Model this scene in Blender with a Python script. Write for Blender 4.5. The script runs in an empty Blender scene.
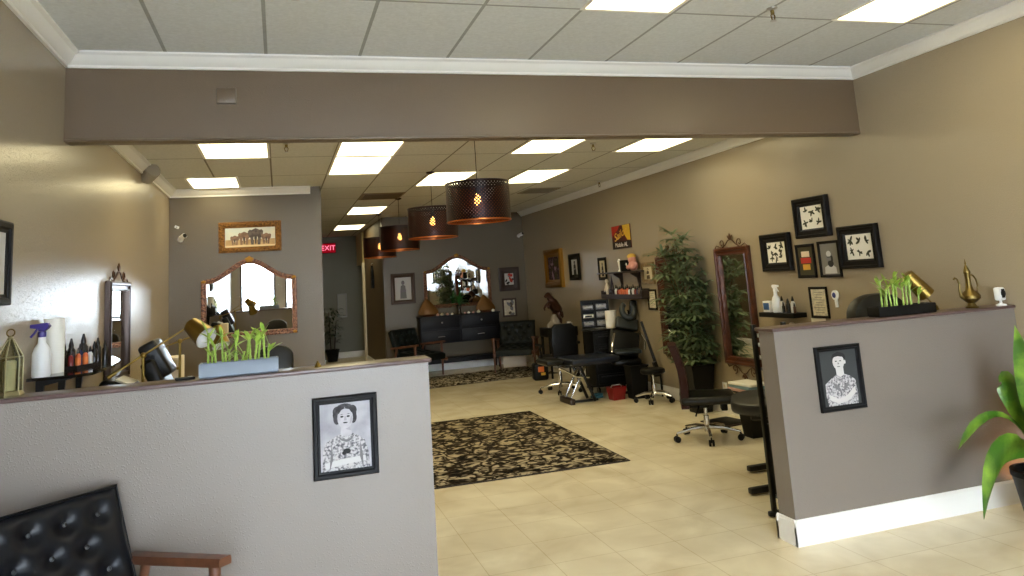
import bpy, bmesh, math, random
from mathutils import Vector, Matrix, Euler
random.seed(7)
PI = math.pi
SC = bpy.context.scene
COL = SC.collection
R = math.radians

# ------------------------------------------------------------------ materials
def lin(c):
    out = []
    for v in c[:3]:
        v = v / 255.0
        out.append(v / 12.92 if v <= .04045 else ((v + .055) / 1.055) ** 2.4)
    return (*out, 1.0)

MATS = {}
def mat(name, c, rough=.5, metal=0.0, bump=None, mix=None, spec=None, coat=0.0, emit=None, es=0.0, trans=None, sheen=0.0):
    """bump=(scale,strength,dist); mix=(colour,scale,lo,hi) noise blended second colour."""
    if name in MATS:
        return MATS[name]
    m = bpy.data.materials.new(name); m.use_nodes = True
    nt = m.node_tree; b = nt.nodes['Principled BSDF']
    b.inputs['Base Color'].default_value = lin(c)
    b.inputs['Roughness'].default_value = rough
    b.inputs['Metallic'].default_value = metal
    if spec is not None: b.inputs['Specular IOR Level'].default_value = spec
    if coat: b.inputs['Coat Weight'].default_value = coat
    if sheen: b.inputs['Sheen Weight'].default_value = sheen
    if trans: b.inputs['Transmission Weight'].default_value = trans
    if emit:
        b.inputs['Emission Color'].default_value = lin(emit); b.inputs['Emission Strength'].default_value = es
    tc = None
    if bump or mix:
        tc = nt.nodes.new('ShaderNodeTexCoord')
    if bump:
        n = nt.nodes.new('ShaderNodeTexNoise'); n.inputs['Scale'].default_value = bump[0]; n.inputs['Detail'].default_value = 3
        nt.links.new(tc.outputs['Object'], n.inputs['Vector'])
        bp = nt.nodes.new('ShaderNodeBump'); bp.inputs['Strength'].default_value = bump[1]; bp.inputs['Distance'].default_value = bump[2]
        hout = n.outputs['Fac']
        if len(bump) > 3:                      # knock-down plaster: sparse splatter on a smooth ground
            rr = nt.nodes.new('ShaderNodeValToRGB'); rr.color_ramp.elements[0].position = bump[3]; rr.color_ramp.elements[1].position = bump[3] + .12
            nt.links.new(n.outputs['Fac'], rr.inputs['Fac']); hout = rr.outputs['Color']
        nt.links.new(hout, bp.inputs['Height']); nt.links.new(bp.outputs['Normal'], b.inputs['Normal'])
    if mix:
        n = nt.nodes.new('ShaderNodeTexNoise'); n.inputs['Scale'].default_value = mix[1]; n.inputs['Detail'].default_value = 5
        nt.links.new(tc.outputs['Object'], n.inputs['Vector'])
        r = nt.nodes.new('ShaderNodeValToRGB')
        r.color_ramp.elements[0].position = mix[2]; r.color_ramp.elements[1].position = mix[3]
        r.color_ramp.elements[0].color = lin(c); r.color_ramp.elements[1].color = lin(mix[0])
        nt.links.new(n.outputs['Fac'], r.inputs['Fac']); nt.links.new(r.outputs['Color'], b.inputs['Base Color'])
    MATS[name] = m
    return m

def glass_mat(name, tint=(255, 255, 255), gloss=.06):
    if name in MATS: return MATS[name]
    m = bpy.data.materials.new(name); m.use_nodes = True
    nt = m.node_tree; nt.nodes.clear()
    o = nt.nodes.new('ShaderNodeOutputMaterial'); t = nt.nodes.new('ShaderNodeBsdfTransparent'); g = nt.nodes.new('ShaderNodeBsdfGlossy')
    mx = nt.nodes.new('ShaderNodeMixShader'); fr = nt.nodes.new('ShaderNodeFresnel'); fr.inputs['IOR'].default_value = 1.3 + gloss
    t.inputs['Color'].default_value = lin(tint); g.inputs['Roughness'].default_value = .02
    nt.links.new(fr.outputs['Fac'], mx.inputs['Fac']); nt.links.new(t.outputs[0], mx.inputs[1]); nt.links.new(g.outputs[0], mx.inputs[2])
    nt.links.new(mx.outputs[0], o.inputs['Surface'])
    MATS[name] = m
    return m

def emit_mat(name, c, s):
    if name in MATS: return MATS[name]
    m = bpy.data.materials.new(name); m.use_nodes = True
    nt = m.node_tree; nt.nodes.clear()
    o = nt.nodes.new('ShaderNodeOutputMaterial'); e = nt.nodes.new('ShaderNodeEmission')
    e.inputs['Color'].default_value = lin(c); e.inputs['Strength'].default_value = s
    nt.links.new(e.outputs[0], o.inputs['Surface'])
    MATS[name] = m
    return m

def brick_mat(name, c1, c2, mortar, bw, rh, ms, ox, oy, rough, bumpd=0.0, mixn=None, spec=.5, coat=0, vertical_uv=False):
    """grid of tiles in world XY (object origin at the world origin); ox, oy shift the grid."""
    m = bpy.data.materials.new(name); m.use_nodes = True
    nt = m.node_tree; b = nt.nodes['Principled BSDF']
    tc = nt.nodes.new('ShaderNodeTexCoord'); mp = nt.nodes.new('ShaderNodeMapping')
    mp.inputs['Location'].default_value = (-ox, -oy, 0)
    br = nt.nodes.new('ShaderNodeTexBrick'); br.offset = 0; br.squash = 1
    br.inputs['Scale'].default_value = 1; br.inputs['Brick Width'].default_value = bw; br.inputs['Row Height'].default_value = rh
    br.inputs['Mortar Size'].default_value = ms; br.inputs['Mortar Smooth'].default_value = .1; br.inputs['Bias'].default_value = 0
    br.inputs['Color1'].default_value = lin(c1); br.inputs['Color2'].default_value = lin(c2); br.inputs['Mortar'].default_value = lin(mortar)
    nt.links.new(tc.outputs['Object'], mp.inputs['Vector']); nt.links.new(mp.outputs[0], br.inputs['Vector'])
    col = br.outputs['Color']
    if mixn:
        n = nt.nodes.new('ShaderNodeTexNoise'); n.inputs['Scale'].default_value = mixn[0]; n.inputs['Detail'].default_value = 6; n.inputs['Distortion'].default_value = .6
        nt.links.new(tc.outputs['Object'], n.inputs['Vector'])
        rp = nt.nodes.new('ShaderNodeValToRGB'); rp.color_ramp.elements[0].position = .3; rp.color_ramp.elements[1].position = .7
        rp.color_ramp.elements[0].color = lin(mixn[1]); rp.color_ramp.elements[1].color = lin(mixn[2])
        nt.links.new(n.outputs['Fac'], rp.inputs['Fac'])
        mx = nt.nodes.new('ShaderNodeMix'); mx.data_type = 'RGBA'; mx.blend_type = 'MULTIPLY'; mx.inputs['Factor'].default_value = 1
        nt.links.new(col, mx.inputs['A']); nt.links.new(rp.outputs['Color'], mx.inputs['B']); col = mx.outputs['Result']
    nt.links.new(col, b.inputs['Base Color'])
    b.inputs['Roughness'].default_value = rough; b.inputs['Specular IOR Level'].default_value = spec; b.inputs['Coat Weight'].default_value = coat
    if bumpd:
        bp = nt.nodes.new('ShaderNodeBump'); bp.inputs['Strength'].default_value = .6; bp.inputs['Distance'].default_value = bumpd; bp.invert = True
        nt.links.new(br.outputs['Fac'], bp.inputs['Height']); nt.links.new(bp.outputs['Normal'], b.inputs['Normal'])
    return m

WALLC = (163, 149, 127)
M_wall = mat('taupe_wall_paint', WALLC, .25, bump=(110, .4, .003, .55))
M_pony = mat('taupe_half_wall_paint', (125, 116, 108), .27, bump=(125, .3, .0025, .56))
M_beam = mat('brown_beam_paint', (108, 91, 72), .32, bump=(125, .3, .0025, .57))
M_accent = mat('dark_taupe_accent_paint', (97, 85, 64), .36, bump=(70, .4, .004, .57))
M_hall = mat('grey_hall_paint', (120, 120, 110), .6)
M_trim = mat('white_trim', (236, 234, 230), .35)
M_cap = mat('mauve_brown_cap', (92, 73, 70), .3, bump=(30, .1, .002))
M_ceilF = brick_mat('ceiling_tiles_front', (218, 222, 226), (215, 219, 223), (162, 165, 166), .594, 1.19, .011, -.65, 3.93, .9, .004, (40, (240, 240, 240), (255, 255, 255)))
M_ceilB = brick_mat('ceiling_tiles_back', (220, 219, 212), (216, 215, 208), (130, 124, 112), .588, 1.19, .009, -.648, 7.46, .9, .004, (40, (236, 236, 236), (255, 255, 255)))
M_floor = brick_mat('cream_stone_tile', (252, 242, 216), (249, 238, 210), (228, 212, 178), .376, .376, .0025, 1.062, 3.93, .22, .001, (2.2, (226, 220, 210), (255, 255, 255)), .5)
M_black = mat('black_plastic', (9, 9, 10), .5, spec=.2)
M_blackm = mat('black_metal', (13, 13, 14), .45, .2)
M_leather = mat('black_leather', (7, 11, 19), .36, bump=(120, .1, .002), spec=.28)
M_leatherg = mat('dark_teal_leather', (13, 21, 23), .5, spec=.25, bump=(120, .15, .002))
M_vinyl = mat('black_vinyl', (8, 9, 10), .36, spec=.35)
M_blue = mat('navy_vinyl', (10, 20, 38), .35)
M_grayv = mat('grey_vinyl', (34, 40, 42), .35)
M_wood = mat('walnut_wood', (88, 54, 37), .45, mix=((116, 72, 48), 9, .35, .7), bump=(40, .1, .002))
M_wooddark = mat('mahogany_wood', (62, 30, 18), .35, mix=((92, 48, 26), 12, .35, .7))
M_chrome = mat('chrome', (215, 215, 218), .12, 1)
M_brass = mat('brass', (142, 118, 60), .36, 1)
M_brassold = mat('aged_brass', (122, 104, 62), .38, 1, bump=(90, .3, .003))
M_gold = mat('gilt', (150, 104, 46), .4, .7, bump=(70, .9, .01), mix=((58, 30, 14), 130, .42, .58))
M_goldred = mat('antique_gilt', (146, 100, 70), .35, .6, mix=((70, 40, 28), 70, .42, .56))
M_mirror = mat('mirror_glass', (228, 230, 230), .01, 1)
M_white = mat('white_plastic', (238, 238, 238), .35)
M_paper = mat('white_paper', (240, 236, 226), .9)
M_cream = mat('cream_card', (226, 212, 190), .8)
M_clear = mat('clear_acrylic', (235, 238, 240), .05, trans=.9)
M_purple = mat('purple_plastic', (62, 48, 130), .35)
M_red = mat('red_plastic', (128, 12, 16), .35)
M_leaf = mat('palm_leaf_green', (78, 100, 64), .55, mix=((130, 142, 104), 3, .4, .7))
M_leafd = mat('dark_leaf_green', (34, 54, 34), .5)
M_leafb = mat('bamboo_leaf_green', (126, 164, 52), .4, mix=((176, 196, 90), 14, .4, .7))
M_leafbright = mat('broad_leaf_green', (62, 104, 28), .32, mix=((136, 172, 56), 7, .45, .75))
M_stalk = mat('bamboo_stalk_green', (150, 178, 80), .4)
M_navy = mat('dark_navy_lacquer', (7, 10, 22), .5, spec=.3)
M_lampmetal = mat('dark_bronze_metal', (44, 28, 32), .4, .7)
M_orange = mat('orange_label', (214, 110, 34), .5)
M_grey = mat('grey_plastic', (150, 150, 150), .45)
M_greyblue = mat('blue_grey_ceramic', (112, 122, 136), .4)
M_soil = mat('dark_soil', (48, 38, 28), .95, bump=(80, 1, .01))
M_silver = mat('brushed_silver', (190, 190, 192), .3, .8)
M_dkbrown = mat('dark_brown', (40, 26, 20), .5)
M_glass = glass_mat('window_glass')

# ------------------------------------------------------------------ mesh builder
class MB:
    def __init__(s):
        s.bm = bmesh.new(); s.m = 0
    def _f(s, vs, smooth=True):
        try:
            f = s.bm.faces.new(vs); f.material_index = s.m; f.smooth = smooth; return f
        except ValueError:
            return None
    def box(s, c, d, rot=None, bev=0.0, seg=2):
        M = Matrix.Translation(Vector(c))
        if rot: M = M @ Euler(rot).to_matrix().to_4x4()
        bm2 = bmesh.new()
        bmesh.ops.create_cube(bm2, size=1, matrix=Matrix.Diagonal((*d, 1)))
        if bev:
            bmesh.ops.bevel(bm2, geom=bm2.edges[:], offset=min(bev, min(d) * .49), segments=seg, affect='EDGES', profile=.5)
        s.merge(bm2, M)
        return s
    def merge(s, bm2, M):
        vm = {}
        for v in bm2.verts: vm[v] = s.bm.verts.new(M @ v.co)
        for f in bm2.faces: s._f([vm[v] for v in f.verts])
        bm2.free()
    def loops(s, rings, close_v=False, cap=True, closed=True):
        rows = [[s.bm.verts.new(p) for p in r] for r in rings]
        n = len(rows[0])
        for i in range(len(rows) - (0 if close_v else 1)):
            a, b = rows[i], rows[(i + 1) % len(rows)]
            for j in range(n if closed else n - 1):
                k = (j + 1) % n
                s._f([a[j], a[k], b[k], b[j]])
        if cap and not close_v and closed:
            s._f(list(reversed(rows[0]))); s._f(rows[-1])
        return s
    def tube(s, pts, r, seg=8, cap=True):
        pts = [Vector(p) for p in pts]; n = len(pts)
        rs = r if isinstance(r, (list, tuple)) else [r] * n
        rings = []; up = None
        for i, p in enumerate(pts):
            t = (pts[min(i + 1, n - 1)] - pts[max(i - 1, 0)])
            if t.length < 1e-9: t = Vector((0, 0, 1))
            t.normalize()
            if up is None:
                up = Vector((0, 0, 1)) if abs(t.z) < .9 else Vector((1, 0, 0))
            x = t.cross(up)
            if x.length < 1e-5: x = t.cross(Vector((0, 1, 0)))
            x.normalize(); y = x.cross(t).normalized(); up = y
            rings.append([p + (x * math.cos(2 * PI * k / seg) + y * math.sin(2 * PI * k / seg)) * rs[i] for k in range(seg)])
        return s.loops(rings, cap=cap)
    def cyl(s, p0, p1, r0, r1=None, seg=16, cap=True):
        return s.tube([p0, p1], [r0, r0 if r1 is None else r1], seg, cap)
    def lathe(s, prof, c=(0, 0, 0), seg=20, M=None, cap=True):
        T = Matrix.Translation(Vector(c)) @ (M if M else Matrix.Identity(4))
        rings = [[T @ Vector((r * math.cos(2 * PI * k / seg), r * math.sin(2 * PI * k / seg), z)) for k in range(seg)] for r, z in prof]
        return s.loops(rings, cap=cap)
    def ball(s, c, d, seg=14, rings=9, rot=None):
        if not isinstance(d, (list, tuple)): d = (d, d, d)
        M = Matrix.Translation(Vector(c))
        if rot: M = M @ Euler(rot).to_matrix().to_4x4()
        bm2 = bmesh.new(); bmesh.ops.create_uvsphere(bm2, u_segments=seg, v_segments=rings, radius=1, matrix=Matrix.Diagonal((*d, 1)))
        s.merge(bm2, M); return s
    def prism(s, poly, y0, y1):
        """polygon in local XZ, extruded from y0 to y1"""
        return s.loops([[(x, y0, z) for x, z in poly], [(x, y1, z) for x, z in poly]])
    def prismz(s, poly, z0, z1):
        return s.loops([[(x, y, z0) for x, y in poly], [(x, y, z1) for x, y in poly]])
    def leaf(s, base, d, L, w, droop=.3, n=5, fold=.12, up=Vector((0, 0, 1)), lim=None):
        d = Vector(d).normalized(); side = d.cross(up)
        if side.length < 1e-3: side = Vector((1, 0, 0))
        side.normalize(); p = Vector(base); rows = []
        for i in range(n + 1):
            t = i / n
            ww = w * math.sin(PI * (t * .88 + .06)) ** .8 if i < n else w * .02
            nrm = side.cross(d).normalized()
            row = [p - side * ww * .5 + nrm * fold * ww, p.copy(), p + side * ww * .5 + nrm * fold * ww]
            if lim: row = [lim(q) for q in row]
            rows.append([s.bm.verts.new(q) for q in row])
            d = (d + Vector((0, 0, -droop / n * 2 * (t + .3)))).normalized()
            p = p + d * (L / n)
        for a, b in zip(rows, rows[1:]):
            s._f([a[0], a[1], b[1], b[0]]); s._f([a[1], a[2], b[2], b[1]])
        return s
    def build(s, name, m, parent=None, loc=None, rotz=0, sharp=38):
        bm = s.bm
        bmesh.ops.recalc_face_normals(bm, faces=bm.faces[:])
        for e in bm.edges:
            if len(e.link_faces) == 2:
                try:
                    if e.calc_face_angle() > R(sharp): e.smooth = False
                except ValueError: pass
        me = bpy.data.meshes.new(name); bm.to_mesh(me); bm.free()
        for mm in (m if isinstance(m, (list, tuple)) else [m]): me.materials.append(mm)
        o = bpy.data.objects.new(name, me); COL.objects.link(o)
        if parent: o.parent = parent
        if loc: o.location = loc
        if rotz: o.rotation_euler = (0, 0, rotz)
        return o

def thing(name, label, cat, loc=(0, 0, 0), rotz=0, group=None):
    o = bpy.data.objects.new(name, None); COL.objects.link(o)
    o.empty_display_size = .1
    o.location = loc; o.rotation_euler = (0, 0, rotz)
    o['label'] = label; o['category'] = cat
    if group: o['group'] = group
    return o
def tag(o, label, cat, group=None):
    o['label'] = label; o['category'] = cat
    if group: o['group'] = group
    return o
def struct(o):
    o['kind'] = 'structure'; return o
def dup(root, loc, rotz=None, label=None, group=None):
    def cp(o, par):
        c = o.copy(); COL.objects.link(c)
        if par: c.parent = par
        return c
    r = cp(root, None); r.location = loc
    if rotz is not None: r.rotation_euler = (0, 0, rotz)
    if label: r['label'] = label
    if group: r['group'] = group
    for ch in [o for o in COL.objects if o.parent == root]:
        c = cp(ch, r)
        for g in [o for o in COL.objects if o.parent == ch]: cp(g, c)
    return r

def inset(poly, d):
    n = len(poly); out = []
    area = sum(poly[i][0] * poly[(i + 1) % n][1] - poly[(i + 1) % n][0] * poly[i][1] for i in range(n))
    sg = 1 if area > 0 else -1
    for i in range(n):
        a, b, c = Vector(poly[i - 1]), Vector(poly[i]), Vector(poly[(i + 1) % n])
        e1 = (b - a).normalized(); e2 = (c - b).normalized()
        n1 = Vector((-e1.y, e1.x)) * sg; n2 = Vector((-e2.y, e2.x)) * sg
        k = n1 + n2
        k = k / max(.35, (1 + n1.dot(n2)))
        out.append(tuple(b + k * d))
    return out
def rect(w, h, cx=0, cz=0):
    return [(cx - w / 2, cz - h / 2), (cx + w / 2, cz - h / 2), (cx + w / 2, cz + h / 2), (cx - w / 2, cz + h / 2)]
def oval(cx, cz, rx, rz, n=18, a=0):
    return [(cx + rx * math.cos(2 * PI * i / n) * math.cos(a) - rz * math.sin(2 * PI * i / n) * math.sin(a), cz + rx * math.cos(2 * PI * i / n) * math.sin(a) + rz * math.sin(2 * PI * i / n) * math.cos(a)) for i in range(n)]
def frame_mb(poly, fw, d, steps=None):
    """moulded frame along an outline, back at y=0, front towards -y"""
    mb = MB()
    prof = steps or [(0, 0), (0, -d * .8), (fw * .18, -d), (fw * .55, -d * .92), (fw * .7, -d * .6), (fw, -d * .5), (fw, 0)]
    mb.loops([[(x, y, z) for x, z in inset(poly, i)] for i, y in prof], close_v=True)
    return mb

RZ_R, RZ_L, RZ_F = -PI / 2, PI / 2, 0       # right wall, left wall, walls facing the camera
def picture(name, label, loc, rotz, w, h, fw, d, fm, cat='picture', board=None, art=None, glass=False, mat_w=0, steps=None, group=None):
    t = thing(name, label, cat, loc, rotz, group)
    frame_mb(rect(w, h), fw, d, steps).build('frame', fm, t)
    mb = MB(); mb.prism(rect(w - 2 * fw + .006, h - 2 * fw + .006), -.004, -d * .35)
    pp = mb.build('mat_board' if mat_w else 'print', board or M_paper, t)
    if mat_w:
        m2 = MB(); m2.prism(rect(w - 2 * fw - 2 * mat_w, h - 2 * fw - 2 * mat_w), -d * .3, -d * .35 - .0015)
        pp2 = m2.build('print', M_paper, t)
    if art: art(t, -d * .35 - (.0015 if mat_w else 0))
    return t

# ------------------------------------------------------------------ setting
XL, XR = -1.214, 4.59
YB, YM, YF, YH, YS = 5.03, 9.63, 14.27, 18.9, -2.6      # beam, mirror wall, far wall, hall end, shop front
CF, CB = 3.11, 2.87
def sbox(name, lo, hi, m, bev=0):
    mb = MB(); c = [(a + b) / 2 for a, b in zip(lo, hi)]; d = [b - a for a, b in zip(lo, hi)]
    mb.box(c, d, bev=bev); return struct(mb.build(name, m))
sbox('floor', (XL - .2, YS - .2, -.12), (XR + .2, YH + .3, 0), M_floor)
sbox('ceiling_front', (XL - .2, YS - .2, CF), (XR + .2, YB + .02, CF + .1), M_ceilF)
sbox('ceiling_back', (XL - .2, YB + .1, CB), (XR + .2, YH + .3, CB + .1), M_ceilB)
sbox('wall_left', (XL - .15, YS, 0), (XL, YM, CF + .1), M_wall)
sbox('wall_right', (XR, YS, 0), (XR + .15, YH + .2, CF + .1), M_wall)
sbox('wall_back_left', (XL - .15, YM, 0), (.508, YH + .2, CB + .06), M_accent)
sbox('wall_back', (1.84, YF, 0), (XR, YF + .14, CB + .06), M_accent)
sbox('wall_hall_right', (1.84, YF + .14, 0), (1.98, 17.45, CB + .06), mat('brown_hall_paint', (96, 78, 52), .6))
sbox('wall_hall_end', (.3, YH, 0), (XR, YH + .15, CB + .06), M_hall)
sbox('wall_hall_side', (2.6, 17.45, 0), (2.7, YH, CB + .06), M_hall)
# beam with its small drip edge
mb = MB(); mb.box(((XL + XR) / 2, YB + .06, (2.575 + CF + .1) / 2), (XR - XL, .12, CF + .1 - 2.575))
mb.box(((XL + XR) / 2, YB + .06, 2.572), (XR - XL, .132, .016), bev=.006)
struct(mb.build('beam', M_beam))
# half walls
for nm, x0, x1, zc in (('wall_half_left', XL, .71, 1.195), ('wall_half_right', 2.746, XR, 1.171)):
    sbox(nm, (x0, 3.906, 0), (x1, 4.056, zc), M_pony)
    a, b = (x0, x1 + .016) if x0 < 0 else (x0 - .016, x1)
    sbox('trim_1' if x0 < 0 else 'trim_2', (a, 3.888, zc), (b, 4.074, zc + .021), M_cap, bev=.006)
# crown mouldings: profile (out from the wall, down from the ceiling)
CR = [(0, 0), (.085, 0), (.085, .012), (.066, .022), (.05, .05), (.03, .068), (.018, .074), (.018, .09), (0, .09)]
def crown(name, p0, p1, nrm, zc):
    p0, p1, n = Vector(p0), Vector(p1), Vector(nrm)
    mb = MB()
    rows = []
    for p in (p0, p1):
        rows.append([Vector((p.x + n.x * a, p.y + n.y * a, zc - b)) for a, b in CR])
    mb.loops(rows); return struct(mb.build(name, M_trim, sharp=25))
crown('trim_crown_beam', (XL, YB), (XR, YB), (0, -1), CF)
crown('trim_crown_front_left', (XL, YS), (XL, YB), (1, 0), CF)
crown('trim_crown_front_right', (XR, YS), (XR, YB), (-1, 0), CF)
crown('trim_crown_back_left', (XL, YB + .12), (XL, YM), (1, 0), CB)
crown('trim_crown_back_right', (XR, YB + .12), (XR, YF), (-1, 0), CB)
crown('trim_crown_mirror_wall', (XL, YM), (.385, YM), (0, -1), CB)
# baseboards
BP = [(0, 0), (.016, 0), (.016, .1), (.012, .112), (.012, .122), (.005, .136), (0, .138)]
def base(name, p0, p1, nrm):
    p0, p1, n = Vector(p0), Vector(p1), Vector(nrm)
    mb = MB(); mb.loops([[Vector((p.x + n.x * a, p.y + n.y * a, b)) for a, b in BP] for p in (p0, p1)])
    return struct(mb.build(name, M_trim, sharp=25))
base('baseboard_half_right_front', (2.73, 3.906), (XR, 3.906), (0, -1))
base('baseboard_half_right_end', (2.746, 3.89), (2.746, 4.072), (-1, 0))
base('baseboard_half_right_back', (2.73, 4.056), (XR, 4.056), (0, 1))
base('baseboard_half_left_front', (XL, 3.906), (.726, 3.906), (0, -1))
base('baseboard_half_left_end', (.71, 3.89), (.71, 4.072), (1, 0))
base('baseboard_right', (XR, YS), (XR, YF), (-1, 0))
base('baseboard_left', (XL, YS), (XL, YM), (1, 0))
base('baseboard_mirror_wall', (XL, YM), (.524, YM), (0, -1))
base('baseboard_back', (1.824, YF), (XR, YF), (0, -1))
base('baseboard_hall_left', (.508, YM - .016), (.508, YH), (1, 0))
base('baseboard_hall_right', (1.84, YF - .016), (1.84, 17.45), (-1, 0))
base('baseboard_hall_end', (.508, YH), (2.6, YH), (0, -1))
# hall opening trim (pale casing at the end of the brown hall wall)
mb = MB(); mb.box((1.85, 17.49, 1.08), (.14, .1, 2.16), bev=.008); struct(mb.build('trim_hall_casing', mat('cream_casing', (214, 204, 176), .5)))
mb = MB(); mb.box((1.86, 18.15, 2.5), (.12, 1.4, .72)); struct(mb.build('wall_hall_header', mat('pale_header_paint', (196, 178, 128), .6)))

# shop front behind the camera: bays of glass in aluminium frames
M_alu = mat('bronze_aluminium', (74, 66, 60), .4, .6)
WT = 2.45
sbox('wall_front', (XL - .15, YS - .15, WT), (XR + .15, YS, CF + .1), M_wall)
sbox('wall_front_sill', (XL - .15, YS - .15, 0), (XR + .15, YS, .12), M_wall)
sbox('wall_front_right', (3.3, YS - .15, .12), (XR + .15, YS, WT), M_wall)
bays = [(-1.0, -.1), (.15, 1.45), (1.45, 2.35), (2.6, 3.3)]
for a, b in ((XL - .15, -1.0), (-.1, .15), (2.35, 2.6)):
    sbox('wall_front_pier', (a, YS - .15, .12), (b, YS, WT), M_wall)
for i, (a, b) in enumerate(bays):
    mb = MB()
    mb.loops([[(x, y, z) for x, z in inset(rect(b - a, WT - .12, (a + b) / 2, (WT + .12) / 2), k)] for k, y in ((0, YS - .02), (0, YS - .12), (.05, YS - .12), (.05, YS - .02))], close_v=True)
    if i == 2: mb.box(((a + b) / 2, YS - .07, 1.05), (b - a - .08, .05, .05))
    w = struct(mb.build('door_1' if i == 2 else 'window_%d' % (i + 1), M_alu))
    g = MB(); g.prism(rect(b - a - .09, WT - .21, (a + b) / 2, (WT + .12) / 2), YS - .075, YS - .069); g.build('pane', M_glass, w)
    if i == 2:
        h = MB(); h.tube([(a + .12, YS - .02, 1.0), (a + .12, YS + .05, 1.02), (a + .12, YS + .05, 1.3), (a + .12, YS - .02, 1.32)], .012); h.build('door_handle', M_silver, w)
sbox('pavement', (-30, -40, -.2), (34, YS - .15, -.04), mat('pale_concrete', (196, 196, 194), .9, bump=(40, .5, .01)))
for o in COL.objects:
    if o.name.startswith('pane') : o['kind'] = 'structure' if o.parent is None else o.get('kind', 'structure')

# ------------------------------------------------------------------ rugs
def rug_mat(name, c1, c2, c3, scale):
    m = bpy.data.materials.new(name); m.use_nodes = True
    nt = m.node_tree; b = nt.nodes['Principled BSDF']; b.inputs['Roughness'].default_value = .95; b.inputs['Specular IOR Level'].default_value = .1
    tc = nt.nodes.new('ShaderNodeTexCoord')
    n0 = nt.nodes.new('ShaderNodeTexNoise'); n0.inputs['Scale'].default_value = scale * .55; n0.inputs['Detail'].default_value = 2
    nt.links.new(tc.outputs['Object'], n0.inputs['Vector'])
    ad = nt.nodes.new('ShaderNodeMixRGB'); ad.blend_type = 'ADD'; ad.inputs['Fac'].default_value = .5
    nt.links.new(tc.outputs['Object'], ad.inputs['Color1']); nt.links.new(n0.outputs['Color'], ad.inputs['Color2'])
    v = nt.nodes.new('ShaderNodeTexVoronoi'); v.feature = 'DISTANCE_TO_EDGE'; v.inputs['Scale'].default_value = scale
    nt.links.new(ad.outputs['Color'], v.inputs['Vector'])
    n1 = nt.nodes.new('ShaderNodeTexNoise'); n1.inputs['Scale'].default_value = scale * 1.7; n1.inputs['Detail'].default_value = 6; n1.inputs['Distortion'].default_value = 2.2
    nt.links.new(tc.outputs['Object'], n1.inputs['Vector'])
    r1 = nt.nodes.new('ShaderNodeValToRGB'); r1.color_ramp.elements[0].position = .47; r1.color_ramp.elements[1].position = .57
    r1.color_ramp.elements[0].color = lin(c1); r1.color_ramp.elements[1].color = lin(c2)
    nt.links.new(n1.outputs['Fac'], r1.inputs['Fac'])
    r2 = nt.nodes.new('ShaderNodeValToRGB'); r2.color_ramp.elements[0].position = .03; r2.color_ramp.elements[1].position = .09
    r2.color_ramp.elements[0].color = lin(c3); r2.color_ramp.elements[1].color = (1, 1, 1, 1)
    nt.links.new(v.outputs['Distance'], r2.inputs['Fac'])
    mx = nt.nodes.new('ShaderNodeMixRGB'); mx.blend_type = 'MULTIPLY'; mx.inputs['Fac'].default_value = 1
    nt.links.new(r1.outputs['Color'], mx.inputs['Color1']); nt.links.new(r2.outputs['Color'], mx.inputs['Color2'])
    nt.links.new(mx.outputs['Color'], b.inputs['Base Color'])
    bp = nt.nodes.new('ShaderNodeBump'); bp.inputs['Strength'].default_value = .4; bp.inputs['Distance'].default_value = .004
    nt.links.new(n1.outputs['Fac'], bp.inputs['Height']); nt.links.new(bp.outputs['Normal'], b.inputs['Normal'])
    return m
M_rug = rug_mat('floral_rug_pile', (42, 33, 27), (172, 158, 130), (76, 63, 50), 4.2)
M_rug2 = rug_mat('leafy_rug_pile', (58, 50, 42), (204, 192, 166), (90, 78, 62), 5)
M_rugedge = mat('dark_rug_binding', (40, 32, 27), .9)
def rug(label, cx, cy, w, h, rz, m):
    t = thing('rug', label, 'rug', (cx, cy, 0), rz)
    mb = MB(); mb.box((0, 0, .006), (w - .03, h - .03, .011), bev=.003); mb.build('pile', m, t)
    mb = MB(); mb.loops([[(x, y, z) for x, y in inset(rect(w, h), k)] for k, z in ((0, .0005), (0, .008), (.016, .0085), (.016, .0005))], close_v=True); mb.build('binding', M_rugedge, t)
rug('large dark brown and cream floral rug in the middle of the tile floor', 1.76, 7.62, 2.12, 2.85, R(-.8), M_rug)
rug('cream and brown leafy rug laid before the dark sideboard', 3.05, 12.72, 2.5, 1.35, R(5), M_rug2)

# ------------------------------------------------------------------ ceiling lights, vents, sprinklers
M_tube = emit_mat('light_diffuser', (255, 240, 188), 5.8)
def troffer(x0, x1, y0, y1, z, label):
    t = thing('ceiling_light', label, 'ceiling light', ((x0 + x1) / 2, (y0 + y1) / 2, z), 0, 'fluorescent ceiling panels')
    w, h = x1 - x0, y1 - y0
    mb = MB(); mb.loops([[(x, y, zz) for x, y in inset(rect(w, h), k)] for k, zz in ((0, 0), (0, -.008), (.018, -.010), (.026, -.004), (.026, 0))], close_v=True)
    mb.build('frame', M_trim, t)
    mb = MB(); mb.box((0, 0, -.003), (w - .052, h - .052, .004)); mb.build('diffuser', M_tube, t)
gx = lambda k: -.65 + .59 * k
troffer(gx(4), gx(5), 2.74, 3.93, CF, 'lit ceiling panel cut by the top edge in the front room, middle of the ceiling')
troffer(gx(7), gx(8), 2.74, 3.93, CF, 'lit ceiling panel in the front room nearest the right wall')
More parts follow.
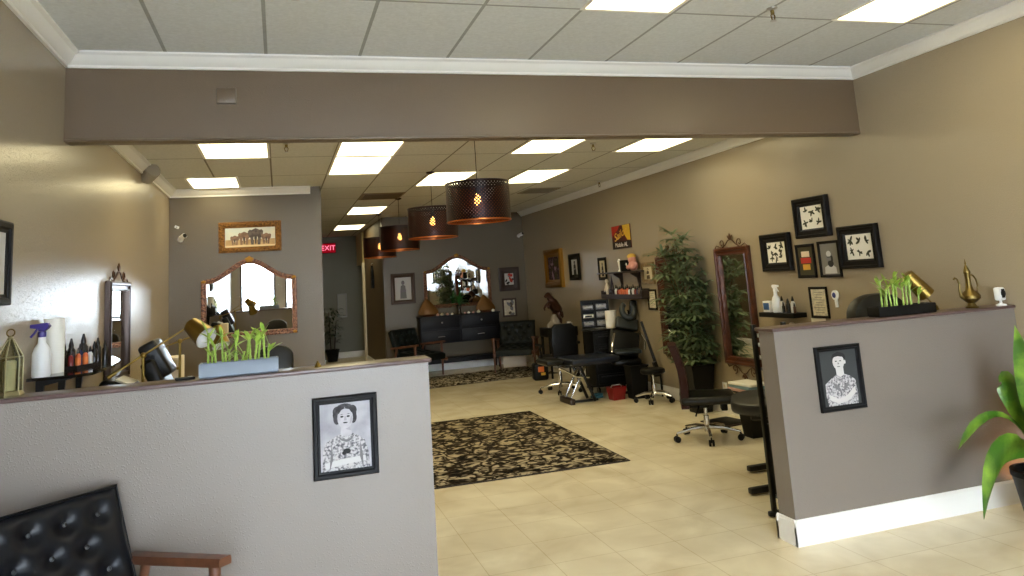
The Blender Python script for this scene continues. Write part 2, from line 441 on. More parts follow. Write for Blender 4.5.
for x0, x1, y0, y1, l in (
        (gx(0), gx(1), 6.27, 7.46, 'lit ceiling panel just behind the beam, nearest the left wall'),
        (-.95, -.41, 8.65, 9.5, 'lit ceiling panel right above the elephant painting wall crown'),
        (gx(2), gx(3), 6.27, 7.45, 'near one of two lit ceiling panels that touch end to end behind the beam'),
        (gx(2), gx(3), 7.47, 8.65, 'far one of two lit ceiling panels that touch end to end behind the beam'),
        (gx(4), gx(5), 8.65, 9.84, 'yellowish lit ceiling panel above the nearest drum pendant'),
        (gx(5), gx(6), 6.27, 7.46, 'lit ceiling panel behind the beam, right of the pendant cord'),
        (gx(6), gx(7), 8.65, 9.84, 'lit ceiling panel right beside the top of the nearest drum pendant'),
        (gx(7), gx(8), 6.27, 7.46, 'lit ceiling panel just behind the beam, nearest the right wall'),
        (gx(3), gx(4), 12.22, 13.41, 'lit ceiling panel beyond the dark return air vent'),
        (gx(3), gx(4), 15.6, 16.8, 'lit ceiling panel deep in the hall near the exit sign')):
    troffer(x0, x1, y0, y1, CB, l)
def vent(x0, x1, y0, y1, m, label):
    t = thing('ceiling_vent', label, 'air vent', ((x0 + x1) / 2, (y0 + y1) / 2, CB))
    w, h = x1 - x0, y1 - y0
    mb = MB(); mb.loops([[(x, y, z) for x, y in inset(rect(w, h), k)] for k, z in ((0, 0), (0, -.008), (.03, -.012), (.03, 0))], close_v=True); mb.build('frame', m, t)
    mb = MB(); mb.box((0, 0, -.002), (w - .06, h - .06, .003))
    n = int((h - .08) / .05)
    for i in range(n): mb.box((0, -h / 2 + .06 + i * (h - .12) / max(1, n - 1), -.007), (w - .07, .03, .003), rot=(R(25), 0, 0))
    mb.build('louvre', m, t)
vent(gx(3), gx(4), 10.5, 11.2, mat('brown_vent', (118, 96, 66), .6), 'brown return air vent between two lit panels in the back ceiling')
vent(3.52, 4.02, 10.5, 11.1, mat('tan_vent', (150, 142, 122), .6), 'tan air vent in the back ceiling near the right wall')
def sprinkler(x, y, z, label):
    t = thing('ceiling_sprinkler', label, 'sprinkler', (x, y, z), random.random(), 'ceiling sprinklers')
    mb = MB(); mb.lathe([(.0, 0), (.034, 0), (.03, -.008), (.014, -.014), (0, -.014)]); mb.build('escutcheon', M_silver, t)
    mb = MB(); mb.lathe([(.012, -.01), (.012, -.035), (.008, -.04)], seg=10)
    for s in (-1, 1): mb.tube([(s * .01, 0, -.035), (s * .02, 0, -.05), (s * .012, 0, -.072), (0, 0, -.078)], .004, 6)
    mb.build('body', M_brassold, t)
    mb = MB(); mb.lathe([(0, -.077), (.02, -.079), (.022, -.083), (0, -.084)], seg=12); mb.build('deflector', M_silver, t)
sprinkler(2.92, 3.78, CF, 'silver sprinkler head on the front room ceiling')
sprinkler(.1, 3.75, CF, 'silver sprinkler cut by the top edge of the picture')
sprinkler(.08, 6.74, CB, 'sprinkler head behind the beam, between the two left light panels')
sprinkler(3.04, 6.94, CB, 'sprinkler head behind the beam, between the two right light panels')
sprinkler(4.4, 9.95, CB, 'sprinkler head on the back ceiling by the right crown moulding')
sprinkler(.52, 10.19, CB, 'sprinkler head past the end of the elephant painting wall')
t = thing('ceiling_detector', 'grey round detector box breaking the left crown moulding', 'detector', (XL + .07, 7.75, CB - .075), 0)
mb = MB(); M0 = Matrix.Rotation(R(60), 4, 'X') @ Matrix.Rotation(R(35), 4, 'Y')
mb.lathe([(0, -.09), (.07, -.09), (.078, -.08), (.078, .05), (.07, .06), (0, .06)], M=M0); mb.build('housing', mat('putty_plastic', (150, 142, 128), .5), t)
mb = MB(); mb.lathe([(.055, -.092), (.055, -.1), (.0, -.104)], M=M0); mb.build('lens_ring', M_grey, t)
t = thing('wall_plate', 'square blank cover plate painted brown on the beam', 'cover plate', (-.3, YB - .001, 2.848))
mb = MB(); mb.box((0, -.016, 0), (.118, .032, .1), bev=.005); mb.build('cover', M_beam, t)
mb = MB()
for s in (-1, 1): mb.lathe([(0, 0), (.005, 0), (.004, .002), (0, .002)], c=(0, -.032, s * .035), seg=8, M=Matrix.Rotation(R(90), 4, 'X'))
mb.build('screw', M_beam, t)

# ------------------------------------------------------------------ pendant lamps
def shade_mat():
    m = bpy.data.materials.new('pierced_copper_shade'); m.use_nodes = True
    nt = m.node_tree; b = nt.nodes['Principled BSDF']
    out = nt.nodes['Material Output']
    b.inputs['Base Color'].default_value = lin((40, 24, 28)); b.inputs['Metallic'].default_value = .6; b.inputs['Roughness'].default_value = .35
    uv = nt.nodes.new('ShaderNodeTexCoord')
    sp = nt.nodes.new('ShaderNodeSeparateXYZ'); nt.links.new(uv.outputs['Object'], sp.inputs[0])
    at = nt.nodes.new('ShaderNodeMath'); at.operation = 'ARCTAN2'; nt.links.new(sp.outputs['Y'], at.inputs[0]); nt.links.new(sp.outputs['X'], at.inputs[1])
    ml = nt.nodes.new('ShaderNodeMath'); ml.operation = 'MULTIPLY'; ml.inputs[1].default_value = .28; nt.links.new(at.outputs[0], ml.inputs[0])
    cb = nt.nodes.new('ShaderNodeCombineXYZ'); nt.links.new(ml.outputs[0], cb.inputs['X']); nt.links.new(sp.outputs['Z'], cb.inputs['Y'])
    mp = nt.nodes.new('ShaderNodeMapping'); mp.inputs['Rotation'].default_value = (0, 0, R(45)); nt.links.new(cb.outputs[0], mp.inputs[0])
    br = nt.nodes.new('ShaderNodeTexVoronoi'); br.inputs['Scale'].default_value = 46; br.inputs['Randomness'].default_value = 0; br.voronoi_dimensions = '2D'
    nt.links.new(mp.outputs[0], br.inputs['Vector'])
    ls = nt.nodes.new('ShaderNodeMath'); ls.operation = 'LESS_THAN'; ls.inputs[1].default_value = .2; nt.links.new(br.outputs['Distance'], ls.inputs[0])
    tr = nt.nodes.new('ShaderNodeBsdfTransparent'); mx = nt.nodes.new('ShaderNodeMixShader')
    nt.links.new(ls.outputs[0], mx.inputs['Fac']); nt.links.new(b.outputs[0], mx.inputs[1]); nt.links.new(tr.outputs[0], mx.inputs[2])
    nt.links.new(mx.outputs[0], out.inputs['Surface'])
    gm = nt.nodes.new('ShaderNodeNewGeometry'); cm = nt.nodes.new('ShaderNodeMix'); cm.data_type = 'RGBA'
    cm.inputs['A'].default_value = lin((24, 14, 17)); cm.inputs['B'].default_value = lin((112, 60, 30))
    nt.links.new(gm.outputs['Backfacing'], cm.inputs['Factor']); nt.links.new(cm.outputs['Result'], b.inputs['Base Color'])
    return m
M_shade = shade_mat()
M_copper = mat('copper_lining', (196, 112, 52), .3, .9)
M_bulb = emit_mat('filament_bulb', (255, 176, 84), 16)
def pendant(x, y, label):
    t = thing('pendant_lamp', label, 'pendant lamp', (x, y, CB), 0, 'row of drum pendants')
    zt, zb, r = -.42, -.77, .285
    mb = MB(); mb.lathe([(0, 0), (.05, 0), (.048, -.015), (.012, -.03), (0, -.03)]); mb.build('ceiling_rose', M_lampmetal, t)
    mb = MB(); mb.cyl((0, 0, -.02), (0, 0, zt - .06), .0035, seg=6); mb.build('cord', M_black, t)
    mb = MB(); mb.loops([[(rr * math.cos(2 * PI * k / 64), rr * math.sin(2 * PI * k / 64), z) for k in range(64)] for rr, z in ((r, zb), (r, zt))], cap=False)
    s = mb.build('lamp_shade', M_shade, t)
    mb = MB()
    mb.loops([[(rr * math.cos(2 * PI * k / 64), rr * math.sin(2 * PI * k / 64), z) for k in range(64)] for rr, z in ((r + .003, zb), (r + .003, zb + .01), (r - .005, zb + .01), (r - .005, zb))], close_v=True)
    mb.build('lower_rim', M_copper, s)
    mb = MB(); mb.loops([[(rr * math.cos(2 * PI * k / 64), rr * math.sin(2 * PI * k / 64), z) for k in range(64)] for rr, z in ((r + .003, zt), (r + .003, zt - .014), (r - .005, zt - .014), (r - .005, zt))], close_v=True)
    for k in range(3): mb.tube([(0, 0, zt - .01), (r * math.cos(k * 2.094), r * math.sin(k * 2.094), zt - .008)], .004, 6)
    mb.build('upper_rim', M_lampmetal, s)
    mb = MB(); mb.lathe([(.0, zt - .04), (.022, zt - .045), (.022, zt - .1), (0, zt - .1)], seg=12); mb.build('bulb_socket', M_lampmetal, t)
    mb = MB(); mb.lathe([(.012, zt - .1), (.02, zt - .12), (.033, zt - .155), (.03, zt - .18), (.012, zt - .2), (0, zt - .203)], seg=14); mb.build('bulb', M_bulb, t)
    return t
pd = pendant(1.71, 6.55, 'nearest and largest looking of the four pierced dark drum pendants')
for y, l in ((8.65, 'second pierced dark drum pendant from the front, beside the nearest one'), (11.2, 'third pierced drum pendant from the front of the row'), (13.55, 'farthest pierced drum pendant, above the framed picture on the back wall')):
    dup(pd, (1.705, y, CB), label=l)

# ------------------------------------------------------------------ pictures
def flat(t, name, polys, y, step=.0008):
    """polys: list of (material, polygon) laid on the print, each a hair above the last"""
    mb = MB(); ms = []
    for i, (m, p) in enumerate(polys):
        if m not in ms: ms.append(m)
        mb.m = ms.index(m); mb.prism(p, y, y - step * (1 + i * .25))
    return mb.build(name, ms, t, sharp=20)
P_dk = mat('print_black', (26, 26, 28), .7); P_md = mat('print_grey', (112, 110, 112), .7); P_lt = mat('print_light_grey', (196, 194, 194), .7)
P_tat = mat('print_tattooed_skin', (188, 184, 186), .7, mix=((88, 86, 92), 85, .42, .62))
P_bgL = mat('print_cloudy_grey', (140, 138, 146), .7, mix=((186, 184, 190), 7, .35, .65))
P_bgR = mat('print_charcoal', (52, 55, 56), .7)
P_skin = mat('print_pale_skin', (198, 194, 192), .7)
FRB = mat('black_picture_frame', (11, 12, 17), .55, spec=.25)

def portrait_lady(t, y):
    P_hair = mat('print_dark_hair', (40, 38, 42), .7, mix=((74, 70, 76), 40, .45, .7)); P_face = mat('print_face', (188, 184, 190), .7, mix=((170, 166, 172), 18, .4, .65)); P_shade = mat('print_face_shade', (160, 156, 162), .7)
    sh = [(-.112, -.16), (-.108, -.07), (-.096, -.025), (-.06, -.004), (-.028, .012), (.028, .012), (.06, -.004), (.09, -.028), (.106, -.08), (.112, -.16)]
    P = [(P_tat, sh), (P_face, [(-.024, .008), (-.02, .06), (.022, .06), (.03, .006), (.004, -.006)]), (P_shade, [(-.02, .045), (.022, .045), (.026, .022), (.004, .03)]),
         (P_hair, oval(-.002, .1, .056, .05, 24)), (P_hair, oval(-.039, .083, .017, .028)), (P_hair, oval(.038, .083, .017, .028)), (P_hair, oval(-.036, .115, .022, .024)), (P_hair, oval(.034, .116, .022, .024)),
         (P_face, oval(0, .083, .037, .05, 24)), (P_shade, [(.02, .05), (.034, .07), (.036, .095), (.026, .085)]),
         (P_hair, [(-.038, .1), (-.03, .126), (-.004, .138), (-.002, .127), (-.018, .12), (-.028, .106)]), (P_hair, [(.04, .1), (.032, .126), (.002, .138), (-.002, .127), (.02, .121), (.03, .106)]),
         (P_dk, oval(-.0155, .0895, .008, .0042, 12)), (P_dk, oval(.0145, .0895, .008, .0042, 12)), (P_hair, [(-.026, .099), (-.016, .1025), (-.007, .1), (-.016, .0998)]), (P_hair, [(.006, .1), (.016, .1025), (.026, .099), (.016, .0998)]),
         (P_shade, [(-.003, .092), (.004, .09), (.007, .073), (-.006, .073)]), (P_shade, oval(0, .073, .0075, .0025, 10)), (P_dk, oval(0, .0615, .0115, .0028, 12)), (P_shade, oval(0, .0575, .008, .002, 10)),
         (P_md, [(-.04, .004), (-.02, -.02), (.004, -.028), (.026, -.02), (.044, .004), (.024, -.012), (.004, -.018), (-.018, -.012)]),
         (P_dk, oval(.004, -.07, .018, .012, 12)), (P_dk, oval(-.01, -.078, .01, .008, 10)), (P_lt, [(-.1, -.118), (-.02, -.104), (.09, -.098), (.092, -.122), (-.02, -.13), (-.098, -.142)]),
         (P_md, [(-.08, -.16), (-.062, -.1), (-.066, -.03), (-.074, -.09)]), (P_md, [(.08, -.16), (.064, -.1), (.068, -.03), (.078, -.09)])]
    flat(t, 'portrait', P, y)
def portrait_man(t, y):
    sh = [(-.1, -.16), (-.112, -.1), (-.108, -.03), (-.06, 0), (-.02, .02), (.026, .02), (.07, .004), (.105, -.02), (.112, -.1), (.105, -.16)]
    P = [(P_tat, sh), (P_skin, [(-.022, .018), (-.02, .06), (.024, .06), (.03, .016), (.004, .002)]),
         (P_dk, oval(.004, .115, .04, .03)), (P_skin, oval(0, .09, .033, .046)), (P_dk, [(-.032, .11), (-.03, .135), (0, .148), (.032, .135), (.036, .1), (.027, .116), (0, .122), (-.02, .12)]),
         (P_skin, oval(.036, .086, .006, .011, 10)), (P_dk, oval(-.014, .095, .006, .003, 10)), (P_dk, oval(.011, .095, .006, .003, 10)), (P_md, [(-.003, .09), (.004, .077), (-.006, .076)]),
         (P_md, oval(-.002, .063, .01, .0028, 10)), (P_md, [(-.03, .0), (.0, -.016), (.034, .0), (.0, -.008)]),
         (P_skin, [(-.09, -.09), (-.03, -.12), (.06, -.1), (.06, -.125), (-.03, -.148), (-.09, -.12)]), (P_skin, [(.09, -.06), (.04, -.1), (-.04, -.135), (-.04, -.15), (.05, -.13), (.1, -.09)]),
         (P_md, [(-.06, -.02), (-.02, -.05), (0, -.09), (-.04, -.06)]), (P_md, [(.06, -.02), (.024, -.05), (.006, -.09), (.04, -.06)])]
    P = [P[0]] + [(m, [(x * 1.22 if z > .03 else x, z) for x, z in p]) for m, p in P[1:]]
    flat(t, 'portrait', P, y)
picture('framed_portrait', 'black framed vintage portrait of a dark-haired tattooed lady on the left half wall', (.292, 3.905, .891), 0, .305, .375, .034, .024, FRB, board=P_bgL, art=portrait_lady)
picture('framed_portrait', 'black framed vintage portrait of a tattooed man on the right half wall', (3.16, 3.905, .875), 0, .318, .372, .03, .024, FRB, board=P_bgR, art=portrait_man)

# elephants
P_sky = mat('painting_pale_sky', (206, 212, 206), .7, mix=((236, 226, 204), 3, .4, .65)); P_sand = mat('painting_sand', (196, 164, 118), .7, mix=((160, 124, 84), 12, .4, .7))
P_el = mat('painting_grey_elephant', (104, 92, 86), .7, mix=((72, 62, 60), 30, .4, .6)); P_el2 = mat('painting_brown_elephant', (142, 112, 92), .7, mix=((112, 86, 72), 30, .4, .6)); P_dkel = mat('painting_dark_trunk', (70, 60, 56), .7); P_dust = mat('painting_dust', (226, 200, 156), .7); P_tusk = mat('painting_tusk', (240, 232, 214), .6)
def elephant(cx, cz, s, m):
    q = lambda pts: [(cx + x * s, cz + z * s) for x, z in pts]
    return [(m, q([(-.26, -.5), (-.3, 0), (-.24, .36), (0, .47), (.24, .36), (.3, 0), (.26, -.5), (.11, -.5), (.09, -.16), (-.09, -.16), (-.11, -.5)])),
            (m, q([(-.42, .3), (-.4, .04), (-.3, -.08), (-.18, .08), (-.2, .34), (-.32, .4)])), (m, q([(.42, .3), (.4, .04), (.3, -.08), (.18, .08), (.2, .34), (.32, .4)])),
            (P_dkel, q([(-.07, .06), (.07, .06), (.05, -.2), (.04, -.44), (-.03, -.44), (-.04, -.2)])),
            (P_tusk, q([(-.11, -.04), (-.08, -.02), (-.09, -.2), (-.12, -.2)])), (P_tusk, q([(.11, -.04), (.08, -.02), (.09, -.2), (.12, -.2)]))]
def elephants(t, y):
    P = [(P_sand, rect(.56, .09, 0, -.075))]
    for cx, cz, s, m in ((-.175, -.034, .12, P_el2), (-.07, -.012, .16, P_el2), (.06, .004, .205, P_el), (.18, -.024, .135, P_el2)): P += elephant(cx, cz, s, m)
    P += [(P_dust, [(-.28, -.12), (-.28, -.1), (-.1, -.092), (.1, -.098), (.28, -.1), (.28, -.12)])]
    flat(t, 'elephants', P, y)
picture('framed_painting', 'wide painting of four walking elephants in an ornate gold frame', (-.32, YM - .002, 2.285), 0, .71, .362, .072, .03, M_gold, cat='painting', board=P_sky, art=elephants)

# right wall gallery
BFR = mat('black_carved_frame', (14, 10, 9), .6, spec=.2, bump=(60, .3, .003))
STEP = lambda d, fw: [(0, 0), (0, -d * .7), (fw * .1, -d), (fw * .3, -d), (fw * .36, -d * .7), (fw * .62, -d * .6), (fw * .7, -d * .75), (fw * .8, -d * .75), (fw, -d * .35), (fw, 0)]
P_ink = mat('print_ink_green', (52, 54, 36), .7)
def botanical(seed, w, h, n):
    def f(t, y):
        rg = random.Random(seed); P = []
        k = 0
        rows = 3 if n > 6 else 2
        cols = (n + rows - 1) // rows
        for r in range(rows):
            for c in range(cols):
                cx = -w / 2 + w * (c + .5) / cols + rg.uniform(-.012, .012); cz = -h / 2 + h * (r + .5) / rows + rg.uniform(-.012, .012)
                a0 = rg.uniform(0, 6)
                for q in range(rg.choice((3, 4, 5))):
                    a = a0 + q * rg.uniform(.8, 1.3); l = rg.uniform(.014, .026)
                    P.append((P_ink, oval(cx + math.cos(a) * l * .8, cz + math.sin(a) * l * .8, l, l * .36, 8, a)))
        flat(t, 'flash_print', P, y)
    return f
def rw(yc, zc): return (XR - .002, yc, zc)
picture('framed_flash_sheet', 'topmost black carved frame of the gallery, holding a sheet of small dark flash drawings', rw(5.735, 1.945), RZ_R, .45, .36, .078, .05, BFR, art=botanical(3, .25, .19, 6), steps=STEP(.05, .078))
picture('framed_flash_sheet', 'leftmost black frame of the gallery, beside the tall mirror, full of small leaf drawings', rw(6.305, 1.66), RZ_R, .445, .36, .082, .045, BFR, art=botanical(5, .25, .17, 9), steps=STEP(.045, .082))
picture('framed_flash_sheet', 'rightmost black frame of the gallery with a few leafy drawings on cream paper', rw(5.200, 1.65), RZ_R, .445, .355, .075, .045, BFR, art=botanical(8, .25, .18, 5), steps=STEP(.045, .075))
P_olive = mat('print_olive', (58, 52, 26), .7); P_rd = mat('print_red', (176, 42, 30), .7); P_yl = mat('print_yellow', (214, 164, 56), .7); P_cr = mat('print_cream', (226, 206, 180), .7)
def blots(t, y):
    flat(t, 'colour_bars', [(P_cr, rect(.11, .05, 0, .062)), (P_rd, rect(.14, .05, 0, .004)), (P_yl, rect(.1, .05, 0, -.055))], y)
picture('framed_print', 'small black framed print of cream, red and yellow bars on olive', rw(5.900, 1.56), RZ_R, .25, .305, .026, .022, BFR, board=P_olive, art=blots)
P_gr2 = mat('print_mid_grey', (122, 118, 110), .7)
def manp(t, y):
    flat(t, 'portrait', [(P_lt, [(-.075, -.125), (-.07, -.07), (-.02, -.05), (.03, -.05), (.07, -.075), (.075, -.125)]), (P_md, oval(0, .01, .04, .062)), (P_dk, oval(.008, -.04, .036, .03)), (P_dk, oval(.03, .0, .012, .03)), (P_lt, oval(-.006, .045, .03, .026)), (P_dk, rect(.05, .007, -.002, .018)), (P_md, rect(.03, .005, 0, -.012))], y)
picture('framed_print', 'small black framed grey portrait of a bearded bald man in the gallery', rw(5.585, 1.565), RZ_R, .265, .315, .024, .022, BFR, board=P_gr2, art=manp)
def lines(n, w, h, hd=True):
    def f(t, y):
        rg = random.Random(n)
        P = [(P_md, rect(w * rg.uniform(.5, .95), .004, 0, h / 2 - (i + .5) * h / n)) for i in range(n)]
        flat(t, 'text_lines', P, y)
    return f
M_parch = mat('parchment', (214, 204, 180), .8, mix=((190, 180, 158), 30, .45, .6))
picture('framed_certificate', 'black framed paper certificate hanging between the floating shelf and the half wall', rw(5.795, 1.19), RZ_R, .235, .275, .022, .018, BFR, cat='certificate', board=M_parch, art=lines(9, .16, .2))
t = tag(MB().box((0, -.002, 0), (.19, .004, .05)).build('hanging_card', M_paper, None, rw(5.84, 1.025), RZ_R), 'white card taped to the wall right under the framed certificate', 'card')
# far right wall pictures
M_gold2 = mat('bright_gilt', (164, 118, 48), .35, .9, bump=(50, .4, .006))
P_purp = mat('painting_dark_plum', (44, 22, 26), .7, mix=((128, 100, 120), 26, .5, .66))
def scribble(ms, n, w, h, seed):
    def f(t, y):
        rg = random.Random(seed)
        flat(t, 'drawing_print', [(rg.choice(ms), oval(rg.uniform(-w, w) * .5, rg.uniform(-h, h) * .5, rg.uniform(.1, .22) * w, rg.uniform(.06, .2) * h, 9, rg.uniform(0, 3))) for _ in range(n)], y)
    return f
P_lil = mat('print_lilac', (150, 122, 136), .7)
picture('framed_painting', 'dark painting of pale figures in a thick gold frame high on the right wall', rw(12.55, 1.71), RZ_R, .84, .65, .13, .07, M_gold2, cat='painting', board=P_purp, art=scribble([P_lil, P_purp, P_olive], 16, .45, .32, 4))
P_sepia = mat('print_sepia', (196, 184, 158), .7); P_sd = mat('print_sepia_dark', (80, 66, 52), .7)
def fig(w, h, a=P_dk, b=P_md):
    def f(t, y):
        flat(t, 'figure', [(a, [(-w * .22, -h / 2), (-w * .2, -h * .1), (-w * .16, h * .14), (0, h * .2), (w * .16, h * .14), (w * .2, -h * .12), (w * .24, -h / 2)]), (a, oval(0, h * .3, w * .12, h * .11)), (b, oval(0, h * .28, w * .07, h * .07)), (b, [(-w * .2, -h * .1), (w * .22, -h * .05), (w * .2, -h * .15), (-w * .2, -h * .2)])], y)
    return f
picture('framed_photograph', 'black framed photo of a dark figure on white, right of the gold frame', rw(11.6, 1.7), RZ_R, .44, .42, .09, .04, BFR, cat='photograph', board=P_lt, art=fig(.26, .24))
picture('framed_photograph', 'dark framed photo hanging partly behind the left end of the bracket shelf', rw(10.5, 1.635), RZ_R, .28, .33, .045, .025, BFR, cat='photograph', board=P_sepia, art=fig(.17, .22))
picture('framed_photograph', 'sepia photo of a standing woman in a tan frame beside the palm', rw(9.05, 1.535), RZ_R, .35, .28, .06, .025, mat('tan_frame', (140, 118, 82), .5, mix=((112, 92, 62), 20, .4, .6)), cat='photograph', board=P_sepia, art=fig(.2, .15, P_sd, P_sepia))
picture('framed_certificate', 'small black framed certificate below the tan framed photo', rw(9.0, 1.195), RZ_R, .23, .26, .025, .018, BFR, cat='certificate', board=M_parch, art=lines(7, .15, .18))
# tattoo poster with lettering
t = thing('hanging_poster', 'small unframed red and yellow poster with yellow script high on the right wall', 'poster', rw(9.76, 2.055), RZ_R)
pr_ = mat('poster_maroon', (104, 26, 26), .6, mix=((64, 22, 24), 4, .35, .6))
mb = MB(); mb.box((0, -.006, 0), (.6, .012, .325)); mb.build('panel', pr_, t)
flat(t, 'colour_fields', [(mat('poster_yellow', (214, 170, 44), .6), [(.06, .16), (.298, .16), (.298, -.06), (.2, -.05), (.1, .04)]), (mat('poster_black', (30, 16, 18), .6), rect(.598, .1, 0, -.112)), (P_rd, [(-.298, .16), (-.02, .16), (-.1, .1), (-.2, .06), (-.298, .0)])], -.012)
def text(name, body, size, loc, parent, m, rot=(R(90), 0, 0), ext=.001, shear=0, ax='CENTER', sx=1):
    c = bpy.data.curves.new(name, 'FONT'); c.body = body; c.size = size; c.extrude = ext; c.align_x = ax; c.align_y = 'CENTER'; c.shear = shear
    c.materials.append(m); o = bpy.data.objects.new(name, c); COL.objects.link(o); 
    me = bpy.data.meshes.new_from_object(o.evaluated_get(bpy.context.evaluated_depsgraph_get())); bpy.data.objects.remove(o)
    me.name = name; o = bpy.data.objects.new(name, me); COL.objects.link(o)
    o.location = loc; o.rotation_euler = rot; o.scale = (sx, 1, 1); o.parent = parent
    return o
text('script_lettering', 'Sailor', .15, (-.02, -.0155, .035), t, mat('poster_script', (232, 180, 66), .5), rot=(R(90), R(-14), 0), shear=.3, sx=1.25)
text('bottom_lettering', 'Mobile AL', .085, (0, -.0155, -.11), t, mat('poster_white', (226, 214, 210), .5), sx=1.15)

# far wall
def wf(xc, zc, w): return (xc, YF - .002, zc)
picture('framed_picture', 'framed grey picture of a draped figure left of the dark sideboard mirror', (2.19, YF - .002, 1.535), 0, .45, .56, .075, .035, mat('bronze_frame', (66, 46, 34), .45, .3), board=P_lt, art=fig(.26, .36, P_md, mat('print_mauve', (120, 110, 122), .7)), mat_w=0)
picture('framed_picture', 'wide brown framed small print, upper one right of the back wall mirror', (4.245, YF - .002, 1.58), 0, .41, .45, .115, .035, mat('brown_frame', (42, 23, 17), .5), board=P_lt, art=scribble([P_dk, P_rd, P_md], 12, .14, .2, 2))
picture('framed_picture', 'small brown framed sketch, lower one right of the back wall mirror', (4.22, YF - .002, 1.04), 0, .285, .35, .035, .025, mat('dark_walnut_frame', (58, 36, 26), .4), board=M_parch, art=scribble([P_md, P_sepia, P_sd], 14, .18, .26, 6))
# exit sign
t = thing('exit_sign', 'red glowing EXIT sign on the hall end wall', 'exit sign', (1.14, YH - .002, 2.6))
mb = MB(); mb.box((0, -.025, 0), (.36, .05, .24), bev=.008); mb.build('housing', M_black, t)
mb = MB(); mb.box((0, -.052, 0), (.34, .004, .22)); mb.build('face_panel', emit_mat('exit_red_panel', (150, 10, 26), .7), t)
text('lettering', 'EXIT', .165, (0, -.0555, 0), t, emit_mat('exit_letters', (255, 120, 150), 1.6))
t = picture('notice_board', 'small pale framed notice on the hall end wall above the plant', (1.43, YH - .002, 1.22), 0, .22, .56, .02, .02, M_grey, cat='notice', board=mat('pale_notice', (150, 150, 142), .6))
t = thing('hanging_jacket', 'dark narrow coat hanging on the brown hall wall', 'coat', (1.838, 15.85, 1.58), RZ_R)
mb = MB(); mb.loops([[(x * w, y * .02 - .025, z) for x, y in ((-1, -1), (1, -1), (1, 1), (-1, 1))] for z, w in ((0, .16), (.2, .15), (.36, .12), (.42, .05), (.46, .03))]); mb.build('cloth', M_black, t)
mb = MB(); mb.tube([(0, 0, .5), (0, -.03, .5), (0, -.035, .47)], .008); mb.build('hook', M_silver, t)

# ------------------------------------------------------------------ mirrors
def arch(w, z0, zs, zt, n=26, flatw=.9):
    pts = [(-w / 2, z0), (w / 2, z0), (w / 2, zs)]
    for i in range(n + 1):
        x = w / 2 * flatw * (1 - 2 * i / n)
        pts.append((x, zs + .02 + (zt - zs - .02) * .5 * (1 + math.cos(PI * x / (w / 2 * flatw)))))
    pts.append((-w / 2, zs))
    return pts
def arch_mirror(label, loc, w, h, hs, fw=.062):
    t = thing('arched_mirror', label, 'mirror', loc)
    o = arch(w, 0, hs, h)
    frame_mb(o, fw, .04, [(0, 0), (0, -.03), (.008, -.038), (.02, -.038), (.026, -.026), (.04, -.024), (.048, -.032), (.056, -.032), (fw, -.014), (fw, 0)]).build('frame', M_goldred, t)
    mb = MB(); mb.prism(inset(o, fw - .004), -.006, -.014); mb.build('mirror_pane', M_mirror, t).rotation_euler = (R(.55), 0, 0)
    for x, z, s in ((0, h, .045), (-w / 2 + .03, hs, .026), (w / 2 - .03, hs, .026), (-w / 2 + .03, .03, .024), (w / 2 - .03, .03, .024)):
        mb = MB(); mb.ball((x, -.035, z - .01), (s, .014, s * .7), 10, 7)
        for k in range(5): mb.ball((x + math.cos(k * 1.257 + .3) * s * .8, -.034, z - .01 + math.sin(k * 1.257 + .3) * s * .6), (s * .34, .012, s * .3), 8, 6)
        mb.build('ornament', M_gold2, t)
    return t
arch_mirror('gold framed arched mirror under the elephant painting', (-.335, YM - .002, 1.12), 1.07, .905, .67)
arch_mirror('gold framed arched mirror above the dark sideboard on the back wall', (3.225, YF - .002, 1.13), 1.3, .97, .69, .07)
def scroll(c, r, a0, turns, sgn=1, n=22):
    return [(c[0] + sgn * math.cos(a0 + turns * 2 * PI * i / n) * r * (1 - .75 * i / n), 0, c[1] + math.sin(a0 + turns * 2 * PI * i / n) * r * (1 - .75 * i / n)) for i in range(n + 1)]
M_iron = mat('bronze_iron', (84, 54, 34), .4, .6)
def tall_mirror(label, loc, rz, w, h, fw=.085, fm=None, group=None):
    t = thing('wall_mirror', label, 'mirror', loc, rz, group)
    frame_mb(rect(w, h, 0, h / 2), fw, .045, [(0, 0), (0, -.035), (.012, -.045), (fw * .35, -.045), (fw * .45, -.032), (fw * .75, -.03), (fw * .82, -.04), (fw * .9, -.04), (fw, -.012), (fw, 0)]).build('frame', fm or M_wooddark, t)
    mb = MB(); mb.prism(rect(w - 2 * fw + .008, h - 2 * fw + .008, 0, h / 2), -.004, -.011); mb.build('mirror_pane', M_mirror, t)
    def finial(z0, s, k):
        mb = MB()
        for sg in (-1, 1):
            mb.tube([(p[0], -.02, p[2]) for p in scroll((sg * w * .26, z0 + s * .045 * k), .05 * k, -PI / 2, 1.2, -sg)], .006, 6)
            mb.tube([(sg * w * .26, -.02, z0), (sg * w * .15, -.02, z0 + s * .03 * k), (sg * w * .06, -.02, z0 + s * .075 * k), (0, -.02, z0 + s * .08 * k)], .006, 6)
            mb.tube([(sg * w * .3, -.02, z0 + s * .005), (sg * w * .42, -.02, z0 + s * .03 * k), (sg * w * .47, -.02, z0)], .005, 6)
        for a in (-50, 0, 50):
            mb.ball((math.sin(R(a)) * .03 * k, -.02, z0 + s * (.085 + .03 * math.cos(R(a))) * k), (.014 * k, .008, .034 * k), 8, 6, rot=(0, R(a) * s, 0))
        return mb
    finial(h, 1, 1.0).build('top_scrollwork', M_iron, t)
    finial(0, -1, 1.0).build('bottom_scrollwork', M_iron, t)
    return t
tall_mirror('tall mahogany framed wall mirror with scrolled ironwork, left of the picture gallery', (XR - .002, 7.07, .535), RZ_R, .64, 1.22)
